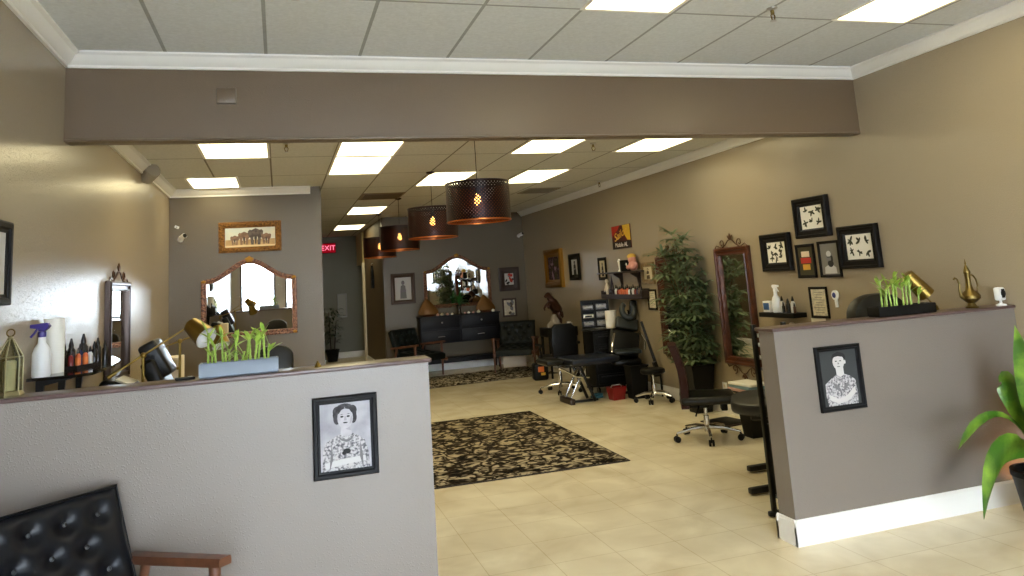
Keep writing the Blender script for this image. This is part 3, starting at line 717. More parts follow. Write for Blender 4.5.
tall_mirror('tall mahogany wall mirror mostly hidden behind the potted palm', (XR - .002, 8.45, .535), RZ_R, .64, 1.19)
tall_mirror('narrow dark framed wall mirror with a scrolled iron crown on the left wall', (XL + .002, 6.62, 1.0), RZ_L, .78, .76, .07, mat('pewter_wood_frame', (64, 50, 44), .3, .5))
picture('framed_print', 'black frame on the left wall cut by the edge of the picture', (XL + .002, 3.86, 1.805), RZ_L, .46, .38, .05, .03, FRB, board=P_lt, art=fig(.3, .26))

# ------------------------------------------------------------------ tufted armchairs
def cushion(w, h, d, dimples, nx=36, ny=30, depth=.03, puff=.02):
    """upholstered pad: face in XZ towards -y, centred; dimples (x,z)"""
    mb = MB(); g = []
    def yy(x, z):
        e = min(1, (w / 2 - abs(x)) / .045, (h / 2 - abs(z)) / .045); e = max(0, e)
        y = -d / 2 - puff * (1 - (1 - e) ** 2)
        for a, b in dimples:
            q = ((x - a) ** 2 + (z - b) ** 2)
            y += depth * math.exp(-q / .0016)
        return y
    for j in range(ny + 1):
        z = -h / 2 + h * j / ny
        g.append([mb.bm.verts.new((-w / 2 + w * i / nx, yy(-w / 2 + w * i / nx, z), z)) for i in range(nx + 1)])
    for j in range(ny):
        for i in range(nx): mb._f([g[j][i], g[j][i + 1], g[j + 1][i + 1], g[j + 1][i]])
    rim = [g[0][i] for i in range(nx + 1)] + [g[j][nx] for j in range(1, ny + 1)] + [g[ny][i] for i in range(nx - 1, -1, -1)] + [g[j][0] for j in range(ny - 1, 0, -1)]
    back = [mb.bm.verts.new((v.co.x, d / 2, v.co.z)) for v in rim]
    n = len(rim)
    for i in range(n): mb._f([rim[i], rim[(i + 1) % n], back[(i + 1) % n], back[i]])
    mb._f(back)
    return mb
def place(o, loc, rot):
    o.location = loc; o.rotation_euler = rot; return o
def armchair(label, loc, rz, leather):
    t = thing('armchair', label, 'armchair', loc, rz, 'tufted leather armchairs')
    W = .62
    dim = [(x, z) for z, xs in ((.17, (-.21, -.07, .07, .21)), (.06, (-.14, 0, .14)), (-.05, (-.21, -.07, .07, .21)), (-.16, (-.14, 0, .14))) for x in xs]
    tilt = R(-22)
    b = place(cushion(W, .52, .07, dim, depth=.032).build('backrest', leather, t, sharp=60), (0, .3, .555), (tilt, 0, 0))
    mb = MB(); fr = rect(W + .006, .526)
    mb.tube([(x, -.038, z) for x, z in fr + fr[:1]], .007, 6); mb.build('piping', leather, b)
    for x, z in dim:
        mb = MB(); mb.ball((x, -.0385, z), (.0095, .006, .0095), 10, 6); mb.build('button', mat('leather_button', (50, 54, 58), .3), b)
    s = place(cushion(W - .02, .6, .09, [(x, z) for z, xs in ((-.14, (-.14, 0, .14)), (.02, (-.21, -.07, .07, .21)), (.16, (-.14, 0, .14))) for x in xs]).build('seat', leather, t, sharp=60), (0, -.03, .355), (R(-84), 0, 0))
    for sx in (-1, 1):
        x = sx * .345
        mb = MB(); n = 12
        mb.loops([[(x + a * (.034 - .008 * abs(q - .35)), .32 - .6 * q, .515 + .05 * q + c) for a, c in ((-1, -.016), (1, -.016), (1.05, 0), (.9, .016), (-.9, .016), (-1.05, 0))] for q in [i / n for i in range(n + 1)]])
        mb.build('armrest', M_wood, t)
        mb = MB(); mb.tube([(x, -.22, 0), (x, -.225, .3), (x, -.22, .545)], [.014, .021, .024], 10); mb.build('leg', M_wood, t)
        mb = MB(); mb.tube([(x, .36, 0), (x, .25, .33), (x, .2, .512)], [.014, .02, .02], 10); mb.build('leg', M_wood, t)
        mb = MB(); mb.box((x - sx * .012, -.03, .3), (.024, .64, .05), rot=(R(6), 0, 0), bev=.006); mb.build('side_rail', M_wood, t)
    mb = MB(); mb.box((0, -.24, .325), (.66, .024, .055), bev=.006); mb.build('front_rail', M_wood, t)
    mb = MB(); mb.box((0, .24, .27), (.66, .024, .05), bev=.006); mb.build('back_rail', M_wood, t)
    return t
armchair('black tufted leather armchair with wooden arms in front of the left half wall', (-.664, 3.36, 0), R(44), M_leather)
armchair('dark tufted armchair facing out from the back corner, right of the sideboard', (3.885, 12.9, .02), R(-25.5), M_leatherg)
armchair('dark tufted armchair left of the sideboard, partly hidden by the left half wall', (2.29, 13.4, .02), R(38.4), M_leatherg)

# ------------------------------------------------------------------ sideboard and what stands on it
t = thing('sideboard', 'dark navy sideboard with drawers on tall legs under the back wall mirror', 'sideboard', (3.16, 14.06, 0))
SW, SD = 1.48, .34
mb = MB(); mb.box((0, 0, .745), (SW, SD, .47), bev=.006); mb.build('body', M_navy, t)
mb = MB(); mb.box((0, 0, .99), (SW + .04, SD + .03, .025), bev=.008); mb.build('top', M_navy, t)
for i, (x, z) in enumerate(((-.37, .88), (.37, .88), (-.37, .63), (.37, .63))):
    mb = MB(); mb.box((x, -SD / 2 - .008, z), (.7, .02, .215), bev=.006); d = mb.build('drawer', M_navy, t)
    mb = MB()
    if z > .8: mb.ball((x + .02, -SD / 2 - .03, z), (.016, .014, .016), 10, 7); mb.build('knob', M_silver, d)
    else: mb.tube([(x - .06, -SD / 2 - .015, z), (x - .05, -SD / 2 - .04, z + .002), (x + .05, -SD / 2 - .04, z + .006), (x + .06, -SD / 2 - .015, z)], .006, 6); mb.build('handle', M_silver, d)
for sx in (-1, 1):
    for sy in (-1, 1):
        mb = MB(); mb.cyl((sx * (SW / 2 - .035), sy * (SD / 2 - .03), 0), (sx * (SW / 2 - .035), sy * (SD / 2 - .03), .52), .022, .034, 4); mb.build('leg', M_navy, t)
mb = MB(); mb.box((0, 0, .2), (SW - .06, SD - .06, .09), bev=.006); mb.build('lower_shelf', M_navy, t)
ST = 1.0026
def cone_sculpture(x, label):
    t = thing('cone_sculpture', label, 'sculpture', (x, 14.0, ST))
    mb = MB(); mb.lathe([(0, 0), (.1, 0), (.105, .012), (.09, .022), (0, .022)], seg=20, M=Matrix.Diagonal((1.3, .7, 1, 1))); mb.build('stand', M_wooddark, t)
    mb = MB(); n = 40
    mb.loops([[(math.cos(2 * PI * k / n) * r_ * (1 + .05 * math.cos(k * PI)) + sk, math.sin(2 * PI * k / n) * r_ * .4, z) for k in range(n)] for z, r_, sk in ((.022, .12, 0), (.04, .17, 0), (.09, .175, -.005), (.16, .135, -.012), (.23, .085, -.02), (.29, .04, -.03), (.32, .01, -.036))])
    mb.build('ribbed_body', mat('amber_gilt', (112, 74, 28), .45, .4, bump=(30, .5, .006)), t)
cone_sculpture(2.6, 'amber ribbed cone shaped sculpture on the left end of the sideboard')
cone_sculpture(3.68, 'amber ribbed cone shaped sculpture on the right end of the sideboard')
t = thing('potted_plant', 'small leafy green plant in a tall glass vase in the middle of the sideboard', 'plant', (3.17, 13.99, ST))
mb = MB(); mb.lathe([(0, 0), (.05, 0), (.04, .03), (.035, .1), (.055, .17), (.05, .17), (.03, .1), (.0, .02)], seg=16); mb.build('vase', mat('dark_glass', (48, 40, 34), .1, coat=.6), t)
mb = MB()
for i in range(44):
    a = random.uniform(0, 2 * PI); e = random.uniform(.2, 1.3)
    mb.leaf((0, 0, .15 + random.uniform(0, .1)), (math.cos(a) * math.cos(e), math.sin(a) * math.cos(e) * .5, math.sin(e)), random.uniform(.14, .26), .045, .8, lim=lambda p: Vector((p.x, min(p.y, .2), p.z)))
mb.build('foliage', mat('fresh_green_leaf', (44, 110, 46), .5), t)
for i, (x, c, s) in enumerate(((2.83, 'white', .035), (2.93, 'pink', .03), (3.02, 'white', .028), (3.33, 'white', .03), (3.42, 'pink', .026), (3.52, 'white', .036), (2.75, 'pink', .032), (3.8, 'white', .034), (3.26, 'pink', .024))):
    mb = MB(); n = 14
    mb.loops([[(math.cos(k * 2 * PI / 10) * r_, math.sin(k * 2 * PI / 10) * r_ * .8, z) for k in range(10)] for r_, z in ((s * .5, 0), (s, s * .35), (s * .85, s * .9), (s * .4, s * 1.35), (s * .1, s * 1.5))])
    where = {2.83: 'just right of the left amber cone', 2.93: 'second right of the left amber cone', 3.02: 'close to the left of the glass vase', 3.33: 'second right of the glass vase', 3.42: 'midway between the vase and the right amber cone', 3.52: 'just left of the right amber cone', 2.75: 'at the foot of the left amber cone', 3.8: 'at the far right end beyond the right amber cone', 3.26: 'first right of the glass vase'}[x]
    o = mb.build('seashell', M_paper if c == 'white' else mat('pink_shell', (216, 166, 156), .5), None, (x, 13.93, ST)); tag(o, '%s seashell on the sideboard, %s' % (c, where), 'seashell', 'shells along the sideboard')
mb = MB(); mb.box((0, 0, .1), (.42, .25, .2), bev=.01); b = None
t = thing('storage_box', 'cream box on the floor under the back corner armchair', 'box', (4.1, 13.75, 0.0), R(-15)); mb.build('box_body', M_cream, t)
mb = MB(); mb.box((0, 0, .21), (.44, .27, .035), bev=.008); mb.build('lid', M_cream, t)

# ------------------------------------------------------------------ hall plant
t = thing('potted_tree', 'dark leafy potted tree at the end of the hall', 'potted plant', (1.13, 18.2, 0))
mb = MB(); mb.lathe([(0, 0), (.11, 0), (.15, .24), (.16, .24), (.16, .27), (.14, .27), (.13, .23), (0, .23)]); mb.build('pot', M_black, t)
for dx, top in ((-.03, 1.1), (.05, .9)):
    mb = MB(); mb.tube([(dx, 0, .23), (dx * 1.5, .02, .6), (dx * 2, 0, top)], [.014, .011, .006], 8); mb.build('trunk', M_dkbrown, t)
mb = MB()
for i in range(150):
    a = random.uniform(0, 2 * PI); z = random.uniform(.42, 1.2); r_ = random.uniform(.02, .2)
    mb.leaf((math.cos(a) * r_, math.sin(a) * r_, z), (math.cos(a), math.sin(a), random.uniform(-.3, .5)), random.uniform(.1, .17), .05, .6, n=3)
mb.build('foliage', M_leafd, t)

# ------------------------------------------------------------------ bamboo planters, ewer, lantern, cameras on the half walls
def bamboo(name, label, loc, w, d, h, mat_box, xs, hmax, seed, bow=False):
    rg = random.Random(seed)
    t = thing(name, label, 'planter', loc)
    mb = MB()
    poly = rect(w, d) if not bow else [(-w / 2, -d / 2), (w / 2, -d / 2), (w / 2, d / 2), (-w / 2, d / 2)]
    mb.loops([[(x, y, z) for x, y in inset(poly, k)] for k, z in ((.006, 0), (0, .006), (0, h - .004), (.003, h), (.009, h), (.011, h - .004), (.011, .012))])
    mb.build('trough', mat_box, t)
    mb = MB(); mb.box((0, 0, h - .014), (w - .024, d - .024, .012)); mb.build('pebbles', mat('pebbles', (150, 148, 140), .7, bump=(160, 1, .01), mix=((70, 66, 60), 150, .45, .55)), t)
    for x, top in xs:
        y = rg.uniform(-d * .28, d * .28); lx = rg.uniform(-.014, .014)
        pts = []; rs = []
        n = int((top - .02) / .032)
        for i in range(n + 1):
            z = h - .012 + (top - h) * i / n; xx = x + lx * i / n
            for dz, rr in ((-.004, .0052), (0, .0066), (.004, .0052)):
                pts.append((xx, y, z + dz)); rs.append(rr)
        mb = MB(); mb.tube(pts, rs, 8); s = mb.build('stalk', M_stalk, t)
        mb = MB()
        for i in range(rg.choice((3, 3, 4))):
            a = rg.uniform(0, 2 * PI); e = rg.uniform(.5, 1.3)
            mb.leaf((x + lx * .9, y, top - .012 - rg.uniform(0, .045)), (math.cos(a) * math.cos(e), math.sin(a) * math.cos(e), math.sin(e)), rg.uniform(.055, .1), rg.uniform(.018, .026), .3, n=4)
        mb.build('leaf', M_leafb, s)
    return t
ZL, ZR = 1.216, 1.192
bamboo('bamboo_planter', 'blue grey trough planter of lucky bamboo on the left half wall', (-.188, 3.97, ZL), .355, .09, .068, M_greyblue,
       [(-.14, .215), (-.125, .13), (-.105, .16), (-.075, .225), (-.06, .12), (-.045, .13), (-.02, .19), (-.01, .12), (.01, .115), (.03, .17), (.05, .19), (.07, .18), (.085, .2), (.115, .2), (.13, .14)], .2, 11)
bamboo('bamboo_planter', 'black trough planter of lucky bamboo on the right half wall', (3.75, 3.97, ZR), .445, .1, .062, M_black,
       [(-.15, .23), (-.135, .18), (-.115, .16), (-.09, .2), (-.07, .23), (-.05, .17), (-.03, .21), (-.01, .24), (.01, .19), (.03, .23), (.05, .24), (.07, .2), (.09, .18), (.11, .15)], .2, 12)
t = thing('ewer', 'old brass ewer with tall lid and curved spout on the right half wall', 'ewer', (4.315, 3.97, ZR), R(0)); t.scale = (.92, .92, 1.06)
mb = MB(); mb.lathe([(0, 0), (.042, 0), (.044, .008), (.03, .016), (.024, .03), (.04, .04), (.064, .058), (.066, .075), (.05, .095), (.03, .108), (.022, .13), (.018, .17), (.019, .205), (.024, .214), (0, .214)], seg=24); mb.build('body', M_brassold, t)
mb = MB(); mb.lathe([(.024, .214), (.024, .222), (.016, .24), (.008, .258), (.004, .264), (.008, .272), (.004, .282), (.002, .298), (0, .3)], seg=16); mb.build('lid', M_brassold, t)
mb = MB(); mb.tube([(-.055, 0, .06), (-.085, 0, .075), (-.09, 0, .11), (-.085, 0, .15), (-.098, 0, .18), (-.118, 0, .188), (-.128, 0, .18)], [.013, .012, .009, .007, .006, .006, .007], 10); mb.build('spout', M_brassold, t)
mb = MB(); mb.tube([(.02, 0, .2), (.05, 0, .196), (.072, 0, .17), (.078, 0, .13), (.068, 0, .1), (.06, 0, .082)], .005, 8); mb.build('handle', M_brassold, t)
t = thing('lantern', 'glass and aged metal lantern at the left end of the left half wall', 'lantern', (-1.148, 3.975, ZL))
hexr = lambda r_, z: [(r_ * math.cos(PI / 3 * k + .5), r_ * math.sin(PI / 3 * k + .5), z) for k in range(6)]
M_lant = mat('worn_lantern_metal', (150, 140, 104), .4, .8)
mb = MB(); mb.loops([hexr(.06, 0), hexr(.062, .008), hexr(.054, .02), hexr(.05, .024)]); mb.build('base', M_lant, t)
mb = MB(); mb.loops([hexr(.05, .024), hexr(.05, .17), hexr(.008, .25)], cap=False); mb.build('glass', glass_mat('lantern_glass', (206, 204, 176), .35), t)
mb = MB()
for k in range(6):
    a = PI / 3 * k + .5; b = a + PI / 3; cs = lambda q, rr, z: (rr * math.cos(q), rr * math.sin(q), z)
    mb.tube([cs(a, .051, .02), cs(a, .051, .17), cs(a, .009, .25)], .0035, 6); mb.tube([cs(a, .051, .17), cs(b, .051, .17)], .003, 6)
mb.lathe([(.012, .246), (.014, .252), (.006, .262), (0, .262)], seg=10); mb.build('metal_cage', M_lant, t)
mb = MB(); mb.tube([(.016 * math.cos(a), 0, .276 + .016 * math.sin(a)) for a in [2 * PI * k / 14 for k in range(15)]], .003, 6); mb.build('ring', M_brassold, t)
mb = MB(); mb.lathe([(0, .026), (.026, .026), (.026, .15), (.02, .155), (0, .153)], seg=16); mb.build('candle', M_paper, t)
def seccam(label, loc, rz, stand=True):
    t = thing('security_camera', label, 'security camera', loc, rz)
    t.scale = (1.15, 1.15, 1.15) if stand else (.75, .75, .75)
    if stand:
        mb = MB(); mb.lathe([(0, 0), (.028, 0), (.028, .006), (.008, .012), (.007, .03), (0, .03)], seg=16); mb.build('stand', M_white, t)
        mb = MB(); mb.box((0, 0, .065), (.056, .04, .075), bev=.01); mb.build('housing', M_white, t)
        mb = MB(); mb.lathe([(0, 0), (.02, 0), (.02, .004), (.012, .006), (0, .006)], c=(0, -.02, .068), M=Matrix.Rotation(R(90), 4, 'X'), seg=16); mb.box((0, -.021, .068), (.028, .004, .05), bev=.002); mb.build('lens', M_black, t)
    else:
        mb = MB(); mb.lathe([(0, 0), (.045, 0), (.045, -.012), (.018, -.03), (0, -.03)], M=Matrix.Rotation(R(-90), 4, 'X'), seg=16); mb.tube([(0, -.02, 0), (.02, -.06, .02)], .013); mb.build('mount', M_white, t)
        M1 = Matrix.Translation((.035, -.075, .03)) @ Matrix.Rotation(R(35), 4, 'Z') @ Matrix.Rotation(R(75), 4, 'X')
        mb = MB(); mb.lathe([(0, -.06), (.03, -.06), (.042, -.045), (.042, .06), (.036, .07), (0, .07)], M=M1, seg=18); mb.build('housing', M_white, t)
        mb = MB(); mb.lathe([(0, .071), (.032, .071), (.03, .078), (0, .08)], M=M1, seg=18); mb.build('lens', M_black, t)
    return t
seccam('small white square camera on a stand at the right end of the right half wall', (4.54, 3.95, ZR), R(10))
seccam('white wall camera at the left of the elephant painting', (-1.09, YM - .001, 2.29), 0, False)
seccam('white wall camera high on the back wall near the right corner', (4.5, YF - .001, 2.4), 0, False)
t = thing('wall_sensor', 'tiny white sensor above the camera left of the elephant painting', 'sensor', (-1.13, YM - .001, 2.435))
mb = MB(); mb.box((0, -.008, 0), (.05, .016, .03), bev=.004, rot=(0, R(25), 0)); mb.build('housing', M_white, t); mb = MB(); mb.ball((.0, -.017, 0), .008); mb.build('sensor_eye', M_grey, t)
t = thing('phone', 'small black phone lying on the left half wall beside the blue grey planter', 'phone', (-.43, 3.98, ZL), R(12))
mb = MB(); mb.box((0, 0, .006), (.085, .05, .012), bev=.004); mb.build('case', M_black, t); mb = MB(); mb.box((.022, 0, .0125), (.02, .02, .002), bev=.001); mb.build('painted_highlight', M_silver, t)  # silver square added as the white highlight on the black case
t = thing('brass_bell', 'tiny brass bell near the right end of the left half wall', 'bell', (.175, 3.98, ZL))
mb = MB(); mb.lathe([(0, 0), (.018, 0), (.016, .006), (.011, .016), (.006, .022), (0, .022)], seg=14); mb.build('bell_body', M_brass, t); mb = MB(); mb.ball((0, 0, .026), .005, 8, 6); mb.build('knob', M_brass, t)

# ------------------------------------------------------------------ left shelf and supplies
t = thing('wall_shelf', 'black glass topped shelf with cut corners on the left wall', 'shelf', (0, 0, 0))
SZ = 1.235
mb = MB(); mb.prismz([(XL + .002, 4.45), (-1.0, 4.45), (-.93, 4.52), (-.91, 4.85), (-.93, 5.3), (-1.06, 5.75), (XL + .002, 5.95)], SZ, SZ + .015); mb.build('top', mat('black_glass', (14, 14, 18), .08), t)
for y in (4.62, 5.05, 5.45):
    mb = MB(); mb.prism([(XL + .002, SZ), (XL + .17, SZ), (XL + .17, SZ - .015), (XL + .04, SZ - .04), (XL + .025, SZ - .2), (XL + .002, SZ - .2)], y - .012, y + .012); mb.build('bracket', M_blackm, t)
SZ += .0155
def spray(label, loc, rz, body, trig, s=1.0):
    t = thing('spray_bottle', label, 'spray bottle', loc, rz)
    mb = MB(); mb.lathe([(0, 0), (.042 * s, 0), (.046 * s, .008 * s), (.046 * s, .125 * s), (.036 * s, .155 * s), (.02 * s, .18 * s), (.018 * s, .22 * s), (0, .22 * s)], seg=22); mb.build('body', body, t)
    mb = MB(); mb.lathe([(.021 * s, .212 * s), (.021 * s, .24 * s), (.014 * s, .245 * s), (0, .245 * s)], seg=16)
    mb.prism([(-.05 * s, .262 * s), (-.048 * s, .282 * s), (.03 * s, .288 * s), (.042 * s, .27 * s), (.03 * s, .255 * s), (.01 * s, .24 * s), (-.012 * s, .24 * s), (-.018 * s, .258 * s)], -.012 * s, .012 * s)
    mb.box((-.054 * s, 0, .272 * s), (.014 * s, .018 * s, .018 * s)); h = mb.build('spray_head', trig, t)
    mb = MB(); mb.tube([(-.025 * s, 0, .258 * s), (-.04 * s, 0, .235 * s), (-.058 * s, 0, .215 * s)], .006 * s, 8); mb.build('trigger', trig, h)
    return t
spray('white spray bottle with a purple trigger head on the left wall shelf', (-1.158, 4.49, SZ), R(-10), M_white, M_purple, .93)
def towel(label, loc, h=.29, r_=.06):
    t = thing('paper_towel_roll', label, 'paper towel roll', loc)
    mb = MB(); mb.loops([[(a * math.cos(2 * PI * k / 32), a * math.sin(2 * PI * k / 32), z) for k in range(32)] for a, z in ((.02, .0), (r_, 0), (r_, h), (.02, h))], close_v=True); mb.build('paper', M_paper, t)
    mb = MB(); mb.loops([[(a * math.cos(2 * PI * k / 16), a * math.sin(2 * PI * k / 16), z) for k in range(16)] for a, z in ((.0195, .001), (.0195, h - .001), (.017, h - .001), (.017, .001))], close_v=True); mb.build('core', mat('cardboard', (160, 128, 92), .9), t)
towel('tall white paper towel roll standing behind the purple topped spray bottle', (-1.155, 4.70, SZ), .285, .05)
inkc = [mat('ink_black', (20, 20, 26), .25), mat('ink_violet', (44, 34, 70), .25), mat('ink_red', (120, 30, 34), .25), mat('ink_orange', (196, 90, 40), .3), mat('ink_blue', (36, 50, 96), .25), mat('ink_white', (206, 206, 204), .3), mat('ink_brown', (74, 44, 30), .3)]
def ink(label, loc, c, h=.12, group=None, name='ink_bottle', lab=None):
    t = thing(name, label, 'ink bottle', loc, 0, group)
    r_ = h * .14
    mb = MB(); mb.lathe([(0, 0), (r_, 0), (r_, h * .58), (r_ * .55, h * .68), (r_ * .5, h * .72), (0, h * .72)], seg=12); mb.build('body', c, t)
    mb = MB(); mb.lathe([(r_ * .6, h * .7), (r_ * .58, h * .78), (r_ * .2, h), (0, h)], seg=10); mb.build('cap', inkc[0], t)
    if lab: mb = MB(); mb.lathe([(r_ * 1.03, h * .12), (r_ * 1.03, h * .48)], seg=12, cap=False); mb.build('label_band', lab, t)
    return t
t = thing('bottle_rack', 'small clear tray holding ink bottles on the left wall shelf', 'tray', (-1.075, 4.93, SZ), R(68))
mb = MB(); mb.loops([[(x, y, z) for x, y in inset(rect(.2, .09), k)] for k, z in ((0, 0), (0, .018), (.004, .018), (.004, .004))]); mb.build('tray', mat('smoked_plastic', (40, 36, 40), .2), t)
P_ = [('dark ink bottle at the front of the tray, nearest the paper towel roll', -1.055, 4.86, 2, .10), ('orange labelled ink bottle in the middle of the tray', -1.03, 4.91, 3, .105), ('orange labelled ink bottle toward the far end of the tray', -1.005, 4.965, 3, .105), ('pale labelled ink bottle at the far end of the tray', -.99, 5.005, 5, .105),
      ('violet ink bottle at the back of the tray by the wall', -1.065, 4.92, 1, .125), ('blue ink bottle at the back of the tray by the wall', -1.035, 4.975, 4, .125)]
for l, x, y, c, h in P_: ink(l, (x - .055, y, SZ + .0055), inkc[c], h, 'ink bottles in the shelf tray', lab=M_orange if c == 3 else None)
for l, x, y, h in (('tall black ink bottle standing right behind the tray', -1.11, 5.06, .16), ('tallest black ink bottle in the middle of the shelf', -1.06, 5.12, .18), ('black ink bottle beside the tallest one', -1.01, 5.16, .13), ('black ink bottle near the far end of the left shelf', -1.02, 5.3, .145), ('black ink bottle farthest along the left shelf', -1.0, 5.4, .12), ('black ink bottle against the wall on the left shelf', -1.14, 5.02, .15)):
    ink(l, (x - .045, y, SZ), inkc[0], h, 'black ink bottles on the left shelf')

# ------------------------------------------------------------------ brass arm lamps
def shade_parts(t, top, axis, L, r0, r1, m=M_brass):
    ax = Vector(axis).normalized(); M = Matrix.Translation(Vector(top)) @ ax.to_track_quat('Z', 'Y').to_matrix().to_4x4()
    mb = MB(); mb.lathe([(0, 0), (r0 * .5, -.004), (r0, .004), (r1, L)], M=M, seg=28, cap=False); mb.lathe([(r1 - .002, L), (r0 - .003, .006)], M=M, seg=28, cap=False); s = mb.build('lamp_shade', m, t)
    mb = MB(); mb.lathe([(r1 - .004, L - .001), (r0 - .006, .012), (0, .012)], M=M, seg=28, cap=False); mb.build('white_lining', M_white, s)
    mb = MB(); mb.lathe([(0, .012), (.014, .012), (.014, .04), (.026, .07), (.026, .09), (.012, .112), (0, .114)], M=M, seg=14); mb.build('bulb', M_white, s)
def armlamp(label, base, top, tail, head, axis, L=.17, r0=.052, r1=.075):
    bx, by = base
    t = thing('floor_lamp', label, 'lamp', (bx, by, 0))
    o = Vector((bx, by, 0)); f = lambda p: tuple(Vector(p) - o)
    mb = MB(); mb.lathe([(0, 0), (.13, 0), (.13, .012), (.12, .02), (.015, .026), (0, .026)], seg=28); mb.build('base', M_brass, t)
    mb = MB(); mb.cyl((0, 0, .02), f(top), .009, seg=12); mb.build('pole', M_brass, t)
    mb = MB(); mb.cyl(f(tail), f(head), .006, seg=10); mb.build('arm', M_brass, t)
    mb = MB(); mb.ball(f(top), .018, 12, 8); mb.cyl(f(tail), tuple(Vector(f(tail)) + (Vector(f(head)) - Vector(f(tail))).normalized() * .05), .013, seg=12); mb.build('joint', M_brass, t)
    shade_parts(t, f(head), axis, L, r0, r1)
    return t
armlamp('brass arm lamp whose shade shows its pale lining left of the bamboo planter', (-.80, 5.22), (-.80, 5.22, 1.27), (-.985, 5.17, 1.16), (-.535, 5.28, 1.43), (.6, -.62, -.52), .165, .05, .073)
armlamp('second brass arm lamp behind the first, its shade seen through the bamboo', (-.685, 6.02), (-.685, 6.02, 1.30), (-.93, 6.0, 1.225), (-.445, 6.04, 1.375), (.25, -.4, -.85), .15, .046, .066)
armlamp('brass arm lamp leaning behind the black bamboo planter on the right', (4.35, 4.3), (4.35, 4.3, 1.19), (4.37, 4.3, 1.165), (4.14, 4.3, 1.43), (.55, -.2, -.75), .19, .045, .06)

# ------------------------------------------------------------------ seats, stools, tattoo couches
def star(t, r_=.3, zc=.12, ztop=.4, rz=0, n=5, m=None):
    m = m or M_chrome
    mb = MB(); mb.cyl((0, 0, .07), (0, 0, ztop * .62), .028, .026, 16); mb.cyl((0, 0, ztop * .6), (0, 0, ztop), .015, seg=12); mb.build('gas_column', m, t)
    for k in range(n):
        a = rz + 2 * PI * k / n; c, s = math.cos(a), math.sin(a)
        mb = MB(); mb.tube([(.02 * c, .02 * s, .11), (r_ * .5 * c, r_ * .5 * s, .105), (r_ * c, r_ * s, .075)], [.022, .018, .012], 8); leg = mb.build('base_leg', m, t)
        mb = MB(); q = Vector((-s, c, 0))
        for e in (-1, 1): mb.cyl(tuple(Vector((r_ * c, r_ * s, .028)) + q * .006 * e), tuple(Vector((r_ * c, r_ * s, .028)) + q * .024 * e), .028, seg=14)
        mb.tube([(r_ * c, r_ * s, .075), (r_ * c, r_ * s, .03)], .008, 6); mb.build('caster', M_black, leg)
def pad(mb, w, d, h, bev=.03): mb.box((0, 0, 0), (w, d, h), bev=bev, seg=4); return mb
# office chair
t = thing('office_chair', 'black office chair with curved high back and chrome star base before the palm', 'office chair', (3.76, 6.53, 0), R(-27))
star(t, .3, .12, .34, R(200))
mb = MB(); mb.box((0.03, 0, .375), (.5, .5, .07), bev=.035, seg=4); mb.build('seat', M_vinyl, t)
mb = MB(); n = 14
def bk(q): return (-.2 - .06 * q - .05 * math.sin(q * PI) * -1 * .6, .37 + .53 * q)
rows = []
for i in range(n + 1):
    q = i / n; x = -.185 + .075 * math.sin(q * PI * .9) * .6 - .085 * q; z = .31 + .56 * q; w = .23 - .03 * q
    rows.append([(x - .035, -w, z), (x + .03, -w, z), (x + .045, -w * .5, z), (x + .045, w * .5, z), (x + .03, w, z), (x - .035, w, z)])
mb.loops(rows); mb.build('backrest', mat('maroon_black_vinyl', (50, 24, 16), .6, spec=.15), t)
mb = MB(); mb.box((-.06, 0, .315), (.2, .16, .05), bev=.01); mb.box((.17, 0, .3), (.06, .12, .09), bev=.01); mb.build('mechanism', M_black, t)
mb = MB(); mb.tube([(-.06, -.08, .31), (-.08, -.17, .28), (-.1, -.19, .24)], .008, 8); mb.build('lever', M_black, t)
# tall drafting / client chairs behind the half walls
def backchair(label, loc, rz, top, w, m, arms=True):
    t = thing('salon_chair', label, 'chair', loc, rz)
    mb = MB(); mb.lathe([(0, 0), (.19, 0), (.19, .015), (.17, .03), (.03, .045), (0, .045)], seg=28); mb.build('base', M_chrome, t)
    mb = MB(); mb.cyl((0, 0, .04), (0, 0, .47), .035, seg=16); mb.build('column', M_chrome, t)
    mb = MB(); mb.box((0, 0, .53), (w, .48, .12), bev=.05, seg=4); mb.build('seat', m, t)
    mb = MB(); pts = []
    zb = .56; r_ = min(w * .42, .2)
    poly = [(-w / 2, zb), (w / 2, zb)] + [(w / 2 - r_ + r_ * math.cos(a), top - r_ * .75 + r_ * .75 * math.sin(a)) for a in [PI / 2 * i / 8 for i in range(9)]] + [(-w / 2 + r_ + r_ * math.cos(a), top - r_ * .75 + r_ * .75 * math.sin(a)) for a in [PI / 2 + PI / 2 * i / 8 for i in range(9)]]
    mb.loops([[(x, y, z) for x, z in inset(poly, k)] for k, y in ((.03, .17), (.006, .185), (0, .21), (0, .25), (.006, .275), (.03, .29))]); mb.build('backrest', m, t)
    for s in (-1, 1) if arms else ():
        mb = MB(); mb.tube([(s * (w / 2 + .02), .17, .56), (s * (w / 2 + .03), .15, .74), (s * (w / 2 + .03), -.15, .74), (s * (w / 2 + .02), -.17, .56)], .016, 8); mb.build('armrest', M_black, t)
    return t
M_green = mat('dark_olive_vinyl', (15, 15, 12), .42)
backchair('dark rounded chair back rising behind the right end of the bamboo trough on the left', (-.05, 7.2, 0), R(180), 1.16, .31, M_green)
backchair('dark rounded chair back behind the black bamboo planter on the right', (3.97, 4.66, 0), R(180), 1.31, .46, M_green, arms=False)
t = thing('armrest_stand', 'glossy black domed arm pad on a stand low behind the left half wall', 'armrest stand', (-1.0, 5.52, 0))
mb = MB(); mb.lathe([(0, 0), (.17, 0), (.17, .015), (.02, .03), (0, .03)], seg=24); mb.build('foot', M_blackm, t)
mb = MB(); mb.cyl((0, 0, .03), (0, 0, 1.06), .016, seg=12); mb.build('pole', M_blackm, t)
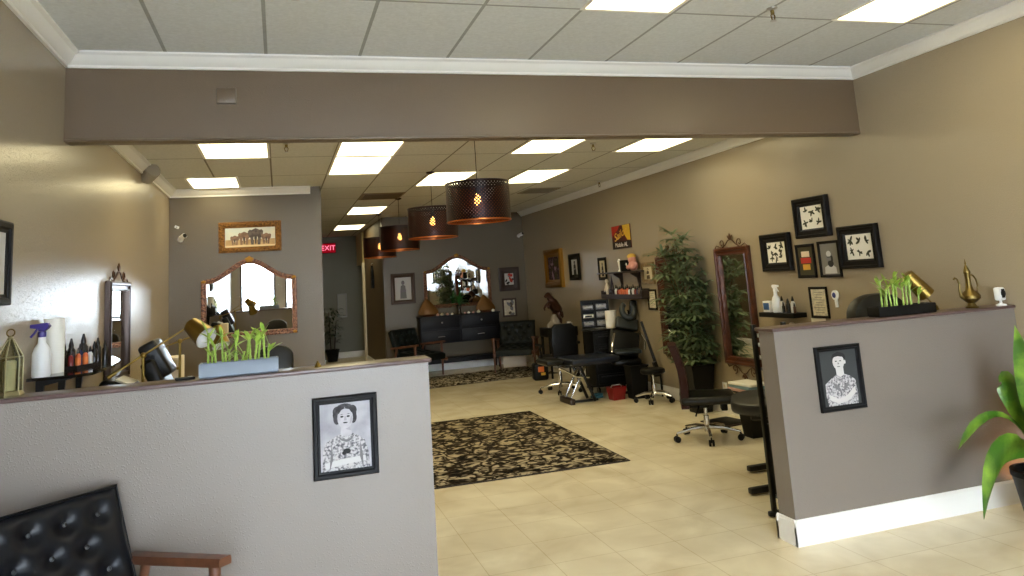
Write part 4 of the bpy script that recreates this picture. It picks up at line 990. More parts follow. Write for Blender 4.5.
mb = MB(); mb.box((.02, 0, 1.075), (.2, .3, .075), rot=(0, R(14), 0), bev=.034, seg=4); mb.build('arm_pad', M_vinyl, t)
mb = MB(); mb.box((.06, 0, 1.104), (.1, .26, .014), rot=(0, R(24), 0), bev=.005); mb.build('painted_reflection', M_paper, t)  # white strip standing in for the reflection on the glossy pad
# tilted client couch, left
t = thing('tattoo_chair', 'glossy black reclined client chair showing two tilted pads behind the left half wall', 'tattoo chair', (-.48, 5.85, 0))
mb = MB(); mb.box((0, 0, .03), (.6, .5, .06), bev=.015); mb.build('base', M_blackm, t)
mb = MB(); mb.cyl((0, 0, .05), (0, 0, .48), .06, seg=20); mb.build('column', M_blackm, t)
mb = MB(); mb.box((.1, 0, .53), (.62, .5, .12), bev=.045, seg=4); mb.build('seat', M_vinyl, t)
mb = MB(); mb.box((-.235, 0, .90), (.09, .42, .66), rot=(0, R(-24), 0), bev=.02, seg=3); mb.build('backrest', M_vinyl, t)
mb = MB(); mb.box((-.325, 0, 1.2), (.12, .3, .26), rot=(0, R(-27), 0), bev=.022, seg=3); mb.build('headrest', M_vinyl, t)
t = thing('cabinet', 'narrow cream cabinet behind the tilted black client chair', 'cabinet', (-.80, 6.75, 0))
mb = MB(); mb.box((0, 0, .575), (.1, .3, 1.15), bev=.006); mb.build('body', M_cream, t)
mb = MB(); mb.box((0, -.156, .6), (.092, .012, 1.07), bev=.004); d = mb.build('door', M_cream, t)
mb = MB(); mb.ball((.036, -.17, 1.07), .012, 10, 7); mb.build('knob', M_brass, d)

# couch with a rounded end beyond the right half wall
t = thing('tattoo_couch', 'black padded couch with a rounded end sticking out past the right half wall', 'tattoo couch', (3.5, 4.94, 0), R(-33))
mb = MB(); pl = [(.2, -.36), (.2, .36)] + [(-.14 + .24 * math.cos(a), .12 + .24 * math.sin(a)) for a in [PI / 2 + PI / 2 * i / 10 for i in range(11)]] + [(-.14 + .24 * math.cos(a), -.12 + .24 * math.sin(a)) for a in [PI + PI / 2 * i / 10 for i in range(11)]]
mb.loops([[(x, y, z) for x, y in inset(pl, k)] for k, z in ((.03, .525), (.006, .53), (0, .545), (0, .58), (.008, .597), (.035, .607))]); mb.build('padded_top', M_green, t)
mb = MB(); mb.box((-.04, 0, .505), (.42, .5, .04), bev=.01); mb.build('frame_plate', M_blackm, t)
for y in (-.3, .3):
    mb = MB(); mb.box((-.13, y, .24), (.05, .05, .46), bev=.006); mb.build('leg', M_blackm, t)
    mb = MB(); mb.box((-.21, y + .05, .03), (.24, .05, .04), rot=(0, 0, R(33)), bev=.008); mb.build('foot_bar', M_blackm, t)
    mb = MB(); mb.cyl((.13, y, 0), (.13, y, .49), .022, seg=12); mb.build('rear_leg', M_chrome, t)
t = thing('tray_stand', 'slim black stand with white trays squeezed beside the end of the right half wall', 'tray stand', (3.06, 4.3, 0))
for sx in (-1, 1):
    for sy in (-1, 1): mb = MB(); mb.box((sx * .115, sy * .1, .59), (.028, .028, 1.18), bev=.004); mb.build('post', M_blackm, t)
for z in (.12, .72, .9, 1.15): mb = MB(); mb.box((0, 0, z), (.21, .18, .02), bev=.004); mb.build('shelf', M_blackm, t)
for z in (.97, 1.05, 1.11): mb = MB(); mb.box((0, 0, z), (.2, .21, .025), bev=.006); mb.build('tray', M_white, t)
for sy in (-1, 1): mb = MB(); mb.box((-.02, sy * .1, .02), (.27, .03, .03), bev=.006); mb.build('foot', M_blackm, t)
t = thing('waste_bin', 'black waste bin on the floor beyond the rounded couch', 'bin', (4.19, 6.38, 0))
mb = MB(); mb.loops([[(x, y, z) for x, y in inset(rect(.26, .2), k)] for k, z in ((.03, 0), (0, .34), (-.006, .35), (.006, .35), (.034, .01))]); mb.build('bucket', M_black, t)
mb = MB(); mb.loops([[(x, y, z) for x, y in inset(rect(.276, .216), k)] for k, z in ((0, .335), (0, .355), (.02, .358), (.02, .335))], close_v=True); mb.build('rim', M_black, t)
t = thing('wall_ledge', 'low black ledge under the tall mirror holding papers', 'shelf', (XR - .002, 6.82, .31), RZ_R)
mb = MB(); mb.box((0, -.13, .008), (.52, .26, .016), bev=.003); mb.build('board', M_black, t)
mb = MB(); mb.box((0, -.012, -.04), (.44, .022, .08), bev=.003); mb.build('cleat', M_black, t)
for i, (c, l, h, w) in enumerate(((mat('pink_paper', (204, 160, 150), .7), 'pale pink folder at the bottom of the paper stack under the tall mirror', .028, .4), (mat('grey_blue_paper', (118, 146, 158), .7), 'blue grey folder in the middle of the stack under the tall mirror', .03, .38), (M_paper, 'white papers on top of the stack under the tall mirror', .024, .36))):
    z = .3265 + [0, .0285, .059][i]
    t = thing('folder', l, 'folder', (XR - .145, 6.83, z), RZ_R + R((3, -2, 4)[i]), 'papers under the mirror')
    mb = MB(); mb.box((0, 0, h / 2), (w, .23, h), bev=.003); mb.build('cover', c, t)
    mb = MB(); mb.box((-.003, .003, h / 2), (w - .004, .228, h * .6)); mb.build('pages', M_paper, t)
t = thing('floor_mat', 'small dark flat mat on the floor between the palm and the waste bin', 'mat', (4.3, 7.08, 0), R(8))
mb = MB(); mb.box((0, 0, .008), (.34, .4, .014), bev=.005); mb.build('pad', M_dkbrown, t); mb = MB(); mb.box((0, 0, .0165), (.28, .34, .003), bev=.001); mb.build('tread', M_black, t)
t = thing('wall_outlet', 'white wall outlet low on the right wall beside the palm pot', 'outlet', (XR - .001, 7.5, .26), RZ_R)
mb = MB(); mb.box((0, -.004, 0), (.085, .008, .125), bev=.003); mb.build('plate', M_white, t)
for z in (-.025, .025): mb = MB(); mb.box((0, -.0085, z), (.034, .002, .03), bev=.001); mb.build('socket', M_cream, t)

# floating shelf under the gallery
t = thing('floating_shelf', 'short black floating shelf of bottles at the lower left of the gallery', 'shelf', (XR - .002, 6.25, 1.055), RZ_R)
mb = MB(); mb.box((0, -.075, .022), (.52, .15, .044), bev=.004); mb.build('board', M_black, t)
FZ = 1.0995
t = thing('product_box', 'small white and blue box at the left end of the floating shelf', 'box', (XR - .085, 6.43, FZ), RZ_R)
mb = MB(); mb.box((0, 0, .0525), (.11, .06, .105), bev=.004); mb.build('carton', M_white, t); mb = MB(); mb.box((0, -.031, .055), (.09, .002, .065), bev=.0008); mb.build('blue_panel', mat('label_blue', (42, 84, 140), .5), t)
spray('white spray bottle on the floating shelf under the gallery', (XR - .085, 6.305, FZ), RZ_R + PI, M_white, M_white, .9)
for i, (y, h, c, l) in enumerate(((6.235, .15, 5, 'clear pale bottle right of the white spray bottle on the floating shelf'), (6.192, .1, 0, 'short dark bottle at the middle of the floating shelf'), (6.155, .12, 1, 'violet dark bottle on the floating shelf'), (6.118, .13, 0, 'tall dark bottle on the floating shelf'), (6.075, .15, 5, 'white bottle with dark nozzle near the right end of the floating shelf'), (6.032, .09, 6, 'brown bottle at the right end of the floating shelf'))):
    ink(l, (XR - .075 - .02 * (i % 2), y, FZ), inkc[c], h, 'bottles on the floating shelf')
t = thing('wall_mounted_air_freshener', 'white rounded air freshener on the wall right under the floating shelf', 'air freshener', (XR - .002, 6.17, .93), RZ_R)
mb = MB(); mb.lathe([(0, -.07), (.05, -.065), (.062, -.02), (.05, .04), (.025, .075), (0, .08)], c=(0, -.04, 0), seg=16, M=Matrix.Diagonal((1, .6, 1, 1))); mb.build('housing', mat('ivory_plastic', (222, 212, 190), .4), t); mb = MB(); mb.box((0, -.078, -.03), (.04, .006, .02), bev=.002); mb.build('nozzle', M_grey, t)
t = thing('wall_mounted_dispenser', 'small white and blue round dispenser on the wall right of the certificate', 'dispenser', (XR - .002, 5.57, 1.255), RZ_R); t.scale = (.72, .72, .8)
mb = MB(); mb.lathe([(0, 0), (.052, 0), (.052, .03), (.02, .036), (0, .036)], M=Matrix.Rotation(R(90), 4, 'X'), seg=20); mb.prism([(-.02, -.04), (.02, -.04), (.016, -.13), (-.016, -.13)], 0, -.02); mb.build('body', M_white, t)
mb = MB(); mb.lathe([(0, .034), (.03, .034), (.026, .041), (0, .042)], M=Matrix.Rotation(R(90), 4, 'X'), seg=16); mb.build('blue_cap', mat('cap_blue', (58, 70, 140), .4), t)

# ------------------------------------------------------------------ tattoo station at the back right
t = thing('tattoo_bed', 'navy blue padded tattoo bed on a folding steel frame at the back station', 'tattoo bed', (3.58, 9.3, 0))
mb = MB(); mb.box((.17, 0, .505), (.66, .56, .085), bev=.035, seg=4); mb.build('pad', M_blue, t)
mb = MB(); mb.box((-.31, .1, .51), (.24, .42, .075), bev=.03, seg=4); mb.build('leg_rest', M_vinyl, t)
mb = MB(); mb.box((.1, 0, .455), (.6, .3, .03)); mb.build('frame', M_blackm, t)
for s in (-1, 1):
    mb = MB(); mb.box((-.03, s * .1, .24), (.035, .025, .5), rot=(0, R(28), 0), bev=.004); mb.build('leg', M_chrome, t)
    mb = MB(); mb.box((.08, s * .13, .24), (.035, .025, .5), rot=(0, R(-22), 0), bev=.004); mb.build('leg', M_blackm, t)
mb = MB(); mb.tube([(-.28, -.12, .45), (-.05, -.12, .32), (.12, -.12, .3)], .014, 8); mb.build('brace', M_chrome, t)
mb = MB(); mb.box((-.16, -.02, .035), (.06, .4, .07), bev=.008); mb.build('foot_bar', M_dkbrown, t)
mb = MB(); mb.box((.04, -.1, .02), (.36, .04, .025), bev=.005); mb.build('floor_rail', M_blackm, t)
t = thing('desk_chair', 'black desk chair with rounded back and chrome star base behind the navy bed', 'desk chair', (3.68, 10.2, 0), 0)
star(t, .29, .12, .42, R(30))
mb = MB(); mb.box((0, .02, .46), (.46, .46, .08), bev=.035, seg=4); mb.build('seat', M_black, t)
mb = MB(); pl = [(-.17, .5), (.17, .5), (.185, .7), (.17, .88), (.12, .93), (-.12, .93), (-.17, .88), (-.185, .7)]
mb.loops([[(x, y, z) for x, z in inset(pl, k)] for k, y in ((.025, -.2), (.004, -.215), (0, -.235), (0, -.25), (.006, -.27), (.03, -.28))]); mb.build('backrest', M_black, t)
mb = MB(); mb.box((0, -.2, .48), (.06, .04, .2)); mb.build('back_bracket', M_blackm, t)
for s in (-1, 1): mb = MB(); mb.tube([(s * .24, .0, .44), (s * .27, 0, .62), (s * .27, -.12, .65), (s * .27, .14, .65)], [.014, .014, .02, .02], 8); mb.build('armrest', M_black, t)
t = thing('side_table', 'small black table carrying the horse sculpture by the back right wall', 'table', (4.27, 11.75, 0))
mb = MB(); mb.box((0, 0, .7), (.5, .42, .14), bev=.006); mb.build('top', M_black, t)
for sx in (-1, 1):
    for sy in (-1, 1): mb = MB(); mb.cyl((sx * .22, sy * .18, 0), (sx * .22, sy * .18, .64), .018, .024, 4); mb.build('leg', M_black, t)
# rearing horse sculpture
t = thing('horse_sculpture', 'dark bronze rearing horse sculpture on a pale rock at the back right wall', 'sculpture', (4.22, 11.72, .772), R(200))
M_bronze = mat('dark_bronze', (66, 38, 30), .35, .5, bump=(40, .4, .006))
mb = MB(); mb.loops([[(math.cos(2 * PI * k / 10) * r_ * (1 + .22 * math.sin(k * 2.3 + z * 30)) + .02, math.sin(2 * PI * k / 10) * r_ * .7, z) for k in range(10)] for z, r_ in ((0, .14), (.05, .13), (.1, .09), (.15, .07), (.2, .03))]); mb.build('rock', mat('pale_rock', (150, 140, 128), .85, bump=(20, .8, .02)), t, sharp=20)
def skin(name, verts, edges, m, parent, sub=2):
    me = bpy.data.meshes.new(name); me.from_pydata([v[:3] for v in verts], edges, []); me.update()
    o = bpy.data.objects.new(name, me); COL.objects.link(o); o.parent = parent
    sk = o.modifiers.new('Skin', 'SKIN'); sk.use_smooth_shade = True
    if not me.skin_vertices: me.skin_vertices.new()
    for i, v in enumerate(verts):
        r_ = v[3] * 1.35; me.skin_vertices[0].data[i].radius = (r_, r_)
    me.skin_vertices[0].data[0].use_root = True
    ss = o.modifiers.new('Sub', 'SUBSURF'); ss.levels = sub; ss.render_levels = sub
    me.materials.append(m); return o
V = [(-.05, 0, .27, .062), (0, 0, .33, .06), (.04, 0, .39, .066), (.07, 0, .44, .046), (.1, 0, .49, .034), (.125, 0, .52, .03), (.165, 0, .5, .024), (.19, 0, .475, .017),
     (-.07, .035, .22, .042), (-.03, .045, .16, .024), (-.085, .045, .1, .016), (-.07, .045, .045, .014), (-.07, -.035, .22, .042), (-.02, -.045, .17, .024), (-.075, -.045, .11, .016), (-.05, -.045, .06, .014),
     (.085, .035, .385, .03), (.15, .04, .39, .02), (.17, .04, .33, .014), (.15, .04, .3, .012), (.085, -.035, .37, .03), (.14, -.04, .35, .02), (.18, -.04, .31, .014), (.165, -.04, .27, .012),
     (-.1, 0, .27, .02), (-.14, 0, .22, .022), (-.16, 0, .13, .014), (.115, .018, .555, .008), (.115, -.018, .555, .008)]
Ed = [(0, 1), (1, 2), (2, 3), (3, 4), (4, 5), (5, 6), (6, 7), (0, 8), (8, 9), (9, 10), (10, 11), (0, 12), (12, 13), (13, 14), (14, 15), (2, 16), (16, 17), (17, 18), (18, 19), (2, 20), (20, 21), (21, 22), (22, 23), (0, 24), (24, 25), (25, 26), (5, 27), (5, 28)]
skin('horse_body', V, Ed, M_bronze, t)
mb = MB()
for i in range(7):
    q = i / 6; mb.leaf((.115 - .1 * q, 0, .545 - .17 * q), (-1, .3 * (-1) ** i, .25), .08, .05, .9, n=3)
mb.build('mane', M_bronze, t)
t = thing('white_cup', 'small white cup at the foot of the horse sculpture', 'cup', (4.4, 11.6, .772))
mb = MB(); mb.loops([[(a * math.cos(2 * PI * k / 16), a * math.sin(2 * PI * k / 16), z) for k in range(16)] for a, z in ((.024, 0), (.034, .075), (.031, .075), (.022, .006))]); mb.build('cup_body', M_white, t); mb = MB(); mb.tube([(.031, 0, .06), (.052, 0, .055), (.05, 0, .03), (.027, 0, .022)], .005, 6); mb.build('handle', M_white, t)

# supply tower
t = thing('supply_tower', 'tall black supply cabinet with open cubbies and pale drawers at the station', 'cabinet', (4.33, 10.33, 0), R(-22))
mb = MB(); W, D, H = .4, .24, 1.2
mb.box((0, D / 2 - .01, H / 2), (W, .02, H)); 
for x in (-W / 2 + .012, 0, W / 2 - .012): mb.box((x, 0, H / 2), (.024, D, H))
for z in (.012, .55, .72, .83, .945, 1.06, H - .012): mb.box((0, 0, z), (W, D, .022))
mb.build('carcass', M_black, t)
for sx in (-1, 1):
    for z in (.12, .28, .44):
        mb = MB(); mb.box((sx * .098, -D / 2 + .0, z), (.175, .03, .125), bev=.004); d = mb.build('drawer', M_black, t)
        mb = MB(); mb.box((sx * .098, -D / 2 - .018, z + .03), (.14, .012, .035), bev=.003); mb.build('handle', M_silver, d)
for sx in (-1, 1):
    mb = MB(); mb.box((sx * .098, -D / 2 + .01, .62), (.165, .02, .05), bev=.003); mb.build('drawer', M_silver, t)
M_foil = mat('foil_packets', (150, 150, 156), .35, .3, bump=(30, .6, .01), mix=((70, 70, 80), 30, .45, .6))
for i, (sx, z0, h, l) in enumerate(((-1, 1.072, .06, 'silver packet box in the top left cubby of the supply tower'), (1, 1.072, .07, 'silver packet box in the top right cubby of the supply tower'), (-1, .957, .045, 'white card box in the second left cubby of the supply tower'), (1, .957, .075, 'silver packet box in the second right cubby of the supply tower'), (-1, .842, .06, 'silver packet box in the third left cubby of the supply tower'), (1, .842, .07, 'silver packet box in the third right cubby of the supply tower'), (-1, .732, .055, 'grey packet box in the lowest left cubby of the supply tower'), (1, .732, .05, 'grey packet box in the lowest right cubby of the supply tower'))):
    t = thing('packet_box', l, 'box', (4.33 + sx * .095 * math.cos(R(22)) - .008, 10.317 - sx * .095 * math.sin(R(22)), z0), R(-22), 'supplies in the tower')
    mb = MB(); mb.box((0, 0, h / 2), (.145, .19, h), bev=.004); mb.build('carton', M_paper if i == 2 else M_foil, t); mb = MB(); mb.box((0, -.097, h * .5), (.1, .003, h * .5), bev=.001); mb.build('front_label', M_grey if i != 2 else M_black, t)
# work cart with paper towel
t = thing('work_cart', 'black tool cart with grey fronted drawers under the paper towel at the station', 'cart', (4.28, 9.85, 0))
mb = MB(); mb.box((0, 0, .44), (.56, .34, .72), bev=.01); mb.build('body', M_black, t)
mb = MB(); mb.box((0, 0, .815), (.6, .38, .03), bev=.008); mb.build('top', M_vinyl, t)
for z in (.18, .36, .54, .7):
    mb = MB(); mb.box((0, -.176, z), (.5, .018, .13), bev=.004); d = mb.build('drawer', M_black, t)
    mb = MB(); mb.box((0, -.19, z + .035), (.42, .014, .014), bev=.003); mb.build('handle', M_blackm, d)
for sx in (-1, 1):
    for sy in (-1, 1): mb = MB(); mb.cyl((sx * .24 - .012, sy * .13, .04), (sx * .24 + .012, sy * .13, .04), .04, seg=14); mb.tube([(sx * .24, sy * .13, .04), (sx * .24, sy * .13, .085)], .012, 6); mb.build('caster', M_black, t)
towel('white paper towel roll on the work cart at the back station', (4.33, 9.79, .8305), .23, .075)
t = thing('tray', 'white paper lined tray in front of the paper towel on the work cart', 'tray', (4.14, 9.74, .8305))
mb = MB(); mb.loops([[(x, y, z) for x, y in inset(rect(.1, .12), k)] for k, z in ((.005, 0), (0, .016), (.005, .016), (.01, .004))]); mb.build('tray', M_silver, t); mb = MB(); mb.box((0, 0, .0055), (.076, .096, .003)); mb.build('liner', M_paper, t)

# upright tattoo chair with face cradle
t = thing('massage_chair', 'black upright tattoo chair with grey face cradle and stacked chest pads', 'tattoo chair', (4.33, 9.38, 0), R(-12))
mb = MB(); mb.box((0, .04, .02), (.42, .06, .03), bev=.008); mb.box((0, .02, .2), (.05, .05, .4)); mb.build('base', M_blackm, t)
mb = MB(); mb.box((-.02, .0, .42), (.36, .3, .08), bev=.03, seg=4); mb.build('seat', M_vinyl, t)
lean = R(-20)
mb = MB(); mb.box((-.02, .03, .64), (.4, .1, .34), rot=(lean, R(14), 0), bev=.03, seg=4); mb.build('lower_chest_pad', M_vinyl, t)
mb = MB(); mb.box((.06, .11, .885), (.3, .08, .16), rot=(lean, R(14), 0), bev=.025, seg=4); mb.build('upper_chest_pad', M_grayv, t)
mb = MB(); M1 = Matrix.Translation((.1, .12, 1.06)) @ Matrix.Rotation(R(-15), 4, 'X')
rows = []
for i in range(25):
    a = R(-240 + 300 * i / 24); c = M1 @ Vector((math.cos(a) * .085, 0, math.sin(a) * .1))
    rows.append(tuple(c))
mb.tube(rows, [.034 + .01 * math.sin(PI * i / 24) for i in range(25)], 12); fcr = mb.build('face_cradle', M_grayv, t)
mb = MB(); mb.tube([(.09, .15, .92), (.11, .17, 1.0), (.1, .15, 1.06)], .014, 8); mb.build('cradle_bracket', M_chrome, t)
mb = MB(); mb.box((.165, .14, 1.05), (.1, .06, .28), rot=(0, R(8), 0), bev=.025, seg=4); mb.build('side_cushion', M_vinyl, t)
for s in (-1, 1):
    mb = MB(); mb.tube([(s * .17 + .03, 0, .78), (s * .22 + .02, -.1, .66), (s * .22, -.12, .56)], .014, 8); mb.build('handle_bar', M_chrome, t)
mb = MB(); mb.box((-.02, -.17, .56), (.34, .14, .05), rot=(R(8), 0, 0), bev=.022, seg=4); mb.build('arm_pad', M_grayv, t)
t = thing('leaning_armrest', 'folded black metal armrest leaning on the wall right of the tattoo chair', 'armrest', (4.5, 9.0, 0))
mb = MB(); mb.tube([(-.08, .05, .93), (-.02, 0, .62), (.045, -.06, .3)], [.016, .02, .022], 8); mb.build('pole', M_blackm, t)
mb = MB(); mb.prism([(-.03, .42), (.01, .44), (.065, .29), (.06, .25), (-.07, .25), (-.06, .29), (.01, .3)], -.09, -.04); mb.build('bracket', M_blackm, t)
mb = MB(); mb.tube([(-.06, -.065, .27), (-.07, -.06, .0)], .014, 8); mb.tube([(.06, -.065, .27), (.07, -.06, 0)], .014, 8); mb.build('leg', M_blackm, t)
t = thing('rolling_stool', 'round black rolling stool with chrome star base at the foot of the right wall', 'stool', (4.32, 8.66, 0))
star(t, .23, .12, .33, R(15))
mb = MB(); mb.lathe([(0, .33), (.13, .33), (.15, .345), (.15, .375), (.135, .392), (0, .395)], seg=28); mb.build('seat', M_black, t)
t = thing('trash_can', 'black trash can between the red bin and the rolling stool', 'trash can', (4.29, 9.06, 0))
mb = MB(); mb.loops([[(x, y, z) for x, y in inset(rect(.24, .2), k)] for k, z in ((.02, 0), (0, .4), (.006, .4), (.026, .01))]); mb.build('bucket', M_black, t)
mb = MB(); mb.loops([[(x, y, z) for x, y in inset(rect(.256, .216), k)] for k, z in ((0, .385), (0, .405), (.02, .408), (.02, .385))], close_v=True); mb.build('rim', M_black, t)
t = thing('red_bin', 'small red plastic bin on the floor at the back station', 'bin', (4.03, 9.13, 0), R(8))
mb = MB(); mb.loops([[(x, y, z) for x, y in inset(rect(.2, .16), k)] for k, z in ((.02, 0), (0, .15), (-.006, .155), (.004, .155), (.024, .008))]); mb.build('bucket', M_red, t)
mb = MB(); mb.tube([(-.08, 0, .15), (-.06, 0, .175), (.06, 0, .175), (.08, 0, .15)], .007, 8); mb.build('handle', mat('clear_grey_plastic', (170, 166, 160), .3), t)
t = thing('blue_towel', 'small folded blue towel on the floor left of the red bin', 'towel', (3.87, 9.4, 0), R(12))
mb = MB(); mb.box((0, 0, .018), (.13, .12, .034), bev=.014, seg=3); mb.build('lower_fold', mat('teal_cloth', (44, 92, 108), .9), t); mb = MB(); mb.box((.004, .0, .046), (.12, .11, .022), bev=.009, seg=3); mb.build('upper_fold', mat('teal_cloth', (44, 92, 108), .9), t)
t = thing('toy_bag', 'dark bag with an orange and yellow label on the floor under the side table', 'bag', (3.86, 11.6, 0), R(-8))
mb = MB(); mb.box((0, 0, .13), (.24, .2, .26), bev=.04, seg=3); mb.build('bag_body', M_black, t); mb = MB(); mb.box((0.0, -.102, .17), (.09, .006, .08), bev=.002); mb.build('orange_label', M_orange, t); mb = MB(); mb.box((.03, -.103, .1), (.07, .006, .04), bev=.002); mb.build('yellow_label', mat('label_yellow', (212, 170, 60), .5), t)
mb = MB(); mb.tube([(-.06, 0, .255), (-.05, 0, .3), (.05, 0, .3), (.06, 0, .255)], .008, 8); mb.build('handle', M_black, t)

# ------------------------------------------------------------------ shelves above the station
t = thing('bracket_shelf', 'upper dark bracket shelf with a plush toy above the ink shelf', 'shelf', (XR - .002, 9.75, 1.555), RZ_R)
mb = MB(); mb.box((0, -.092, .012), (1.3, .12, .022), bev=.003); mb.build('board', M_dkbrown, t)
for x in (-.1, .45):
    mb = MB(); mb.loops([[(x + s, y, z) for y, z in ((0, 0), (-.14, 0), (-.13, -.02), (-.05, -.07), (-.02, -.2), (0, -.2))] for s in (-.012, .012)]); mb.build('bracket', M_dkbrown, t)
BZ = 1.5785
t = thing('mug', 'black mug between the white figurine and the plush toy on the upper shelf', 'mug', (XR - .08, 9.56, BZ), R(30))
mb = MB(); mb.loops([[(a * math.cos(2 * PI * k / 20), a * math.sin(2 * PI * k / 20), z) for k in range(20)] for a, z in ((.07, 0), (.075, .01), (.075, .15), (.069, .15), (.066, .012))]); mb.build('cup_body', M_black, t); mb = MB(); mb.tube([(.073, 0, .12), (.11, 0, .115), (.115, 0, .06), (.073, 0, .035)], .01, 8); mb.build('handle', M_black, t); mb = MB(); mb.ball((-.05, -.05, .09), (.012, .012, .02), 8, 6); mb.build('white_emblem', M_white, t)
t = thing('plush_toy', 'soft pink plush toy with a yellow top on the upper shelf', 'plush toy', (XR - .08, 9.32, BZ), RZ_R)
M_pinkp = mat('pink_plush', (212, 150, 136), .95, bump=(90, .6, .008)); M_yelp = mat('yellow_plush', (216, 176, 84), .95, bump=(90, .6, .008))
mb = MB(); mb.ball((0, 0, .07), (.085, .06, .07)); mb.ball((-.02, 0, .15), (.065, .055, .06)); mb.build('body', M_pinkp, t)
mb = MB(); mb.ball((-.03, 0, .19), (.07, .058, .04)); mb.build('yellow_top', M_yelp, t)
for s in (-1, 1): mb = MB(); mb.ball((s * .07, -.04, .05), (.035, .03, .03)); mb.build('foot', M_pinkp, t)
t = thing('figurine', 'white winged figurine at the left of the black mug on the upper shelf', 'figurine', (XR - .08, 9.75, BZ), RZ_R)
mb = MB(); mb.lathe([(0, 0), (.03, 0), (.026, .012), (.012, .03), (.018, .08), (.022, .11), (.012, .135), (.01, .14), (0, .14)], seg=14); mb.ball((0, 0, .155), .018, 10, 8); mb.build('body', M_paper, t)
for s in (-1, 1): mb = MB(); mb.leaf((s * .012, .01, .1), (s * .8, .1, .8), .09, .04, .3, n=4); mb.build('wing', M_paper, t)
t = thing('ink_rack', 'lower dark shelf rack packed with ink bottles above the tattoo chair', 'shelf', (XR - .002, 9.72, 1.205), RZ_R)
mb = MB(); mb.box((0, -.06, .012), (1.3, .12, .022), bev=.003); mb.build('board', M_dkbrown, t)
mb = MB(); mb.box((0, -.118, .04), (1.3, .008, .05)); mb.box((-.646, -.06, .06), (.008, .12, .11)); mb.box((.646, -.06, .06), (.008, .12, .11)); mb.box((0, -.004, .075), (1.3, .008, .12)); mb.build('rails', M_dkbrown, t)
IZ = 1.2285
names = ['first', 'second', 'third', 'fourth', 'fifth', 'sixth', 'seventh', 'eighth', 'ninth', 'tenth', 'eleventh', 'twelfth', 'thirteenth', 'fourteenth']
cl = [5, 2, 3, 3, 3, 3, 3, 5, 0, 5, 2, 1, 6, 0]
cn = {5: 'pale', 2: 'red', 3: 'orange', 0: 'black', 1: 'violet', 6: 'brown'}
for k in range(14):
    y = 9.95 - k * .061
    ink('%s ink bottle, %s from the left on the ink rack' % (cn[cl[k]], names[k]), (XR - .07, y, IZ), inkc[cl[k]], .15 if k % 3 else .17, 'bottles on the ink rack')
t = thing('figurine', 'pale standing figurine at the left end of the ink rack', 'figurine', (XR - .07, 10.26, IZ), RZ_R)
mb = MB(); mb.lathe([(0, 0), (.04, 0), (.035, .02), (.016, .03), (.026, .09), (.034, .15), (.016, .19), (.012, .2), (0, .2)], seg=14); mb.ball((0, 0, .225), (.028, .026, .03), 12, 8); mb.build('body', M_cream, t)
for s in (-1, 1): mb = MB(); mb.tube([(s * .03, 0, .16), (s * .05, -.015, .11), (s * .03, -.03, .08)], .01, 8); mb.build('arm', M_cream, t)
t = thing('tower_model', 'dark pointed tower model standing left on the ink rack', 'model', (XR - .07, 10.08, IZ))
mb = MB()
for s in (-1, 1):
    for q in (-1, 1): mb.tube([(s * .034, q * .034, .008), (s * .02, q * .02, .09), (s * .01, q * .01, .19), (0, 0, .305)], [.008, .007, .005, .003], 6)
mb.build('lattice_legs', M_lampmetal, t)
mb = MB(); mb.box((0, 0, .09), (.066, .06, .012)); mb.box((0, 0, .19), (.032, .03, .01)); mb.build('deck', M_lampmetal, t)

# ------------------------------------------------------------------ plants
t = thing('potted_palm', 'tall bushy bamboo palm in a square black pot by the right wall', 'potted palm', (4.41, 7.75, 0))
mb = MB(); mb.loops([[(x, y, z) for x, y in inset(rect(.28, .28), k)] for k, z in ((.05, 0), (0, .5), (-.004, .51), (.012, .51), (.02, .45))]); mb.build('pot', M_black, t)
mb = MB(); mb.box((0, 0, .452), (.23, .23, .01)); mb.build('soil', M_soil, t)
rg = random.Random(5)
lim = lambda p: Vector((min(p.x, .165), p.y, max(p.z, .53)))
canes = [(-.04, .03, -.08, 1.84), (.05, -.02, -.1, 1.78), (-.06, -.05, -.16, 1.5), (.03, .06, .0, 1.6), (.05, -.06, .04, 1.35), (0, -.07, -.05, 1.2), (-.02, .0, -.1, 1.9), (-.05, .05, -.2, 1.7)]
clusters = []
for x, y, dx, top in canes:
    mb = MB(); P_ = [(x + dx * q * q, y + (rg.random() - .5) * .04 * q, .44 + (top - .44) * q) for q in [i / 8 for i in range(9)]]
    mb.tube(P_, [.012 - .006 * i / 8 for i in range(9)], 8); mb.build('cane', mat('cane_brown', (104, 84, 52), .6), t)
    for q in [.06 + .94 * i / 11 for i in range(12)]:
        i = min(7, int(q * 8)); a = Vector(P_[i]); b = Vector(P_[i + 1]); clusters.append(a + (b - a) * (q * 8 - i))
mb = MB()
for c in clusters:
    for _ in range(3):
        a = rg.uniform(0, 2 * PI); e = rg.uniform(-.1, 1.0); L = rg.uniform(.07, .18) * (1.1 if c.z < 1.5 else .7)
        d = Vector((math.cos(a) * math.cos(e), math.sin(a) * math.cos(e), math.sin(e))); p = lim(c + d * L)
        mb.tube([tuple(c), tuple(c + d * L * .5 + Vector((0, 0, .01))), tuple(p)], .0025, 4)
        side = d.cross(Vector((0, 0, 1))).normalized()
        for k in range(7):
            an = R(-84 + 28 * k); dd = d * math.cos(an) + side * math.sin(an) + Vector((0, 0, rg.uniform(-.1, .15)))
            mb.leaf(p, dd, rg.uniform(.13, .2), .034, rg.uniform(.1, .8), n=4, lim=lim)
mb.build('foliage', M_leaf, t)

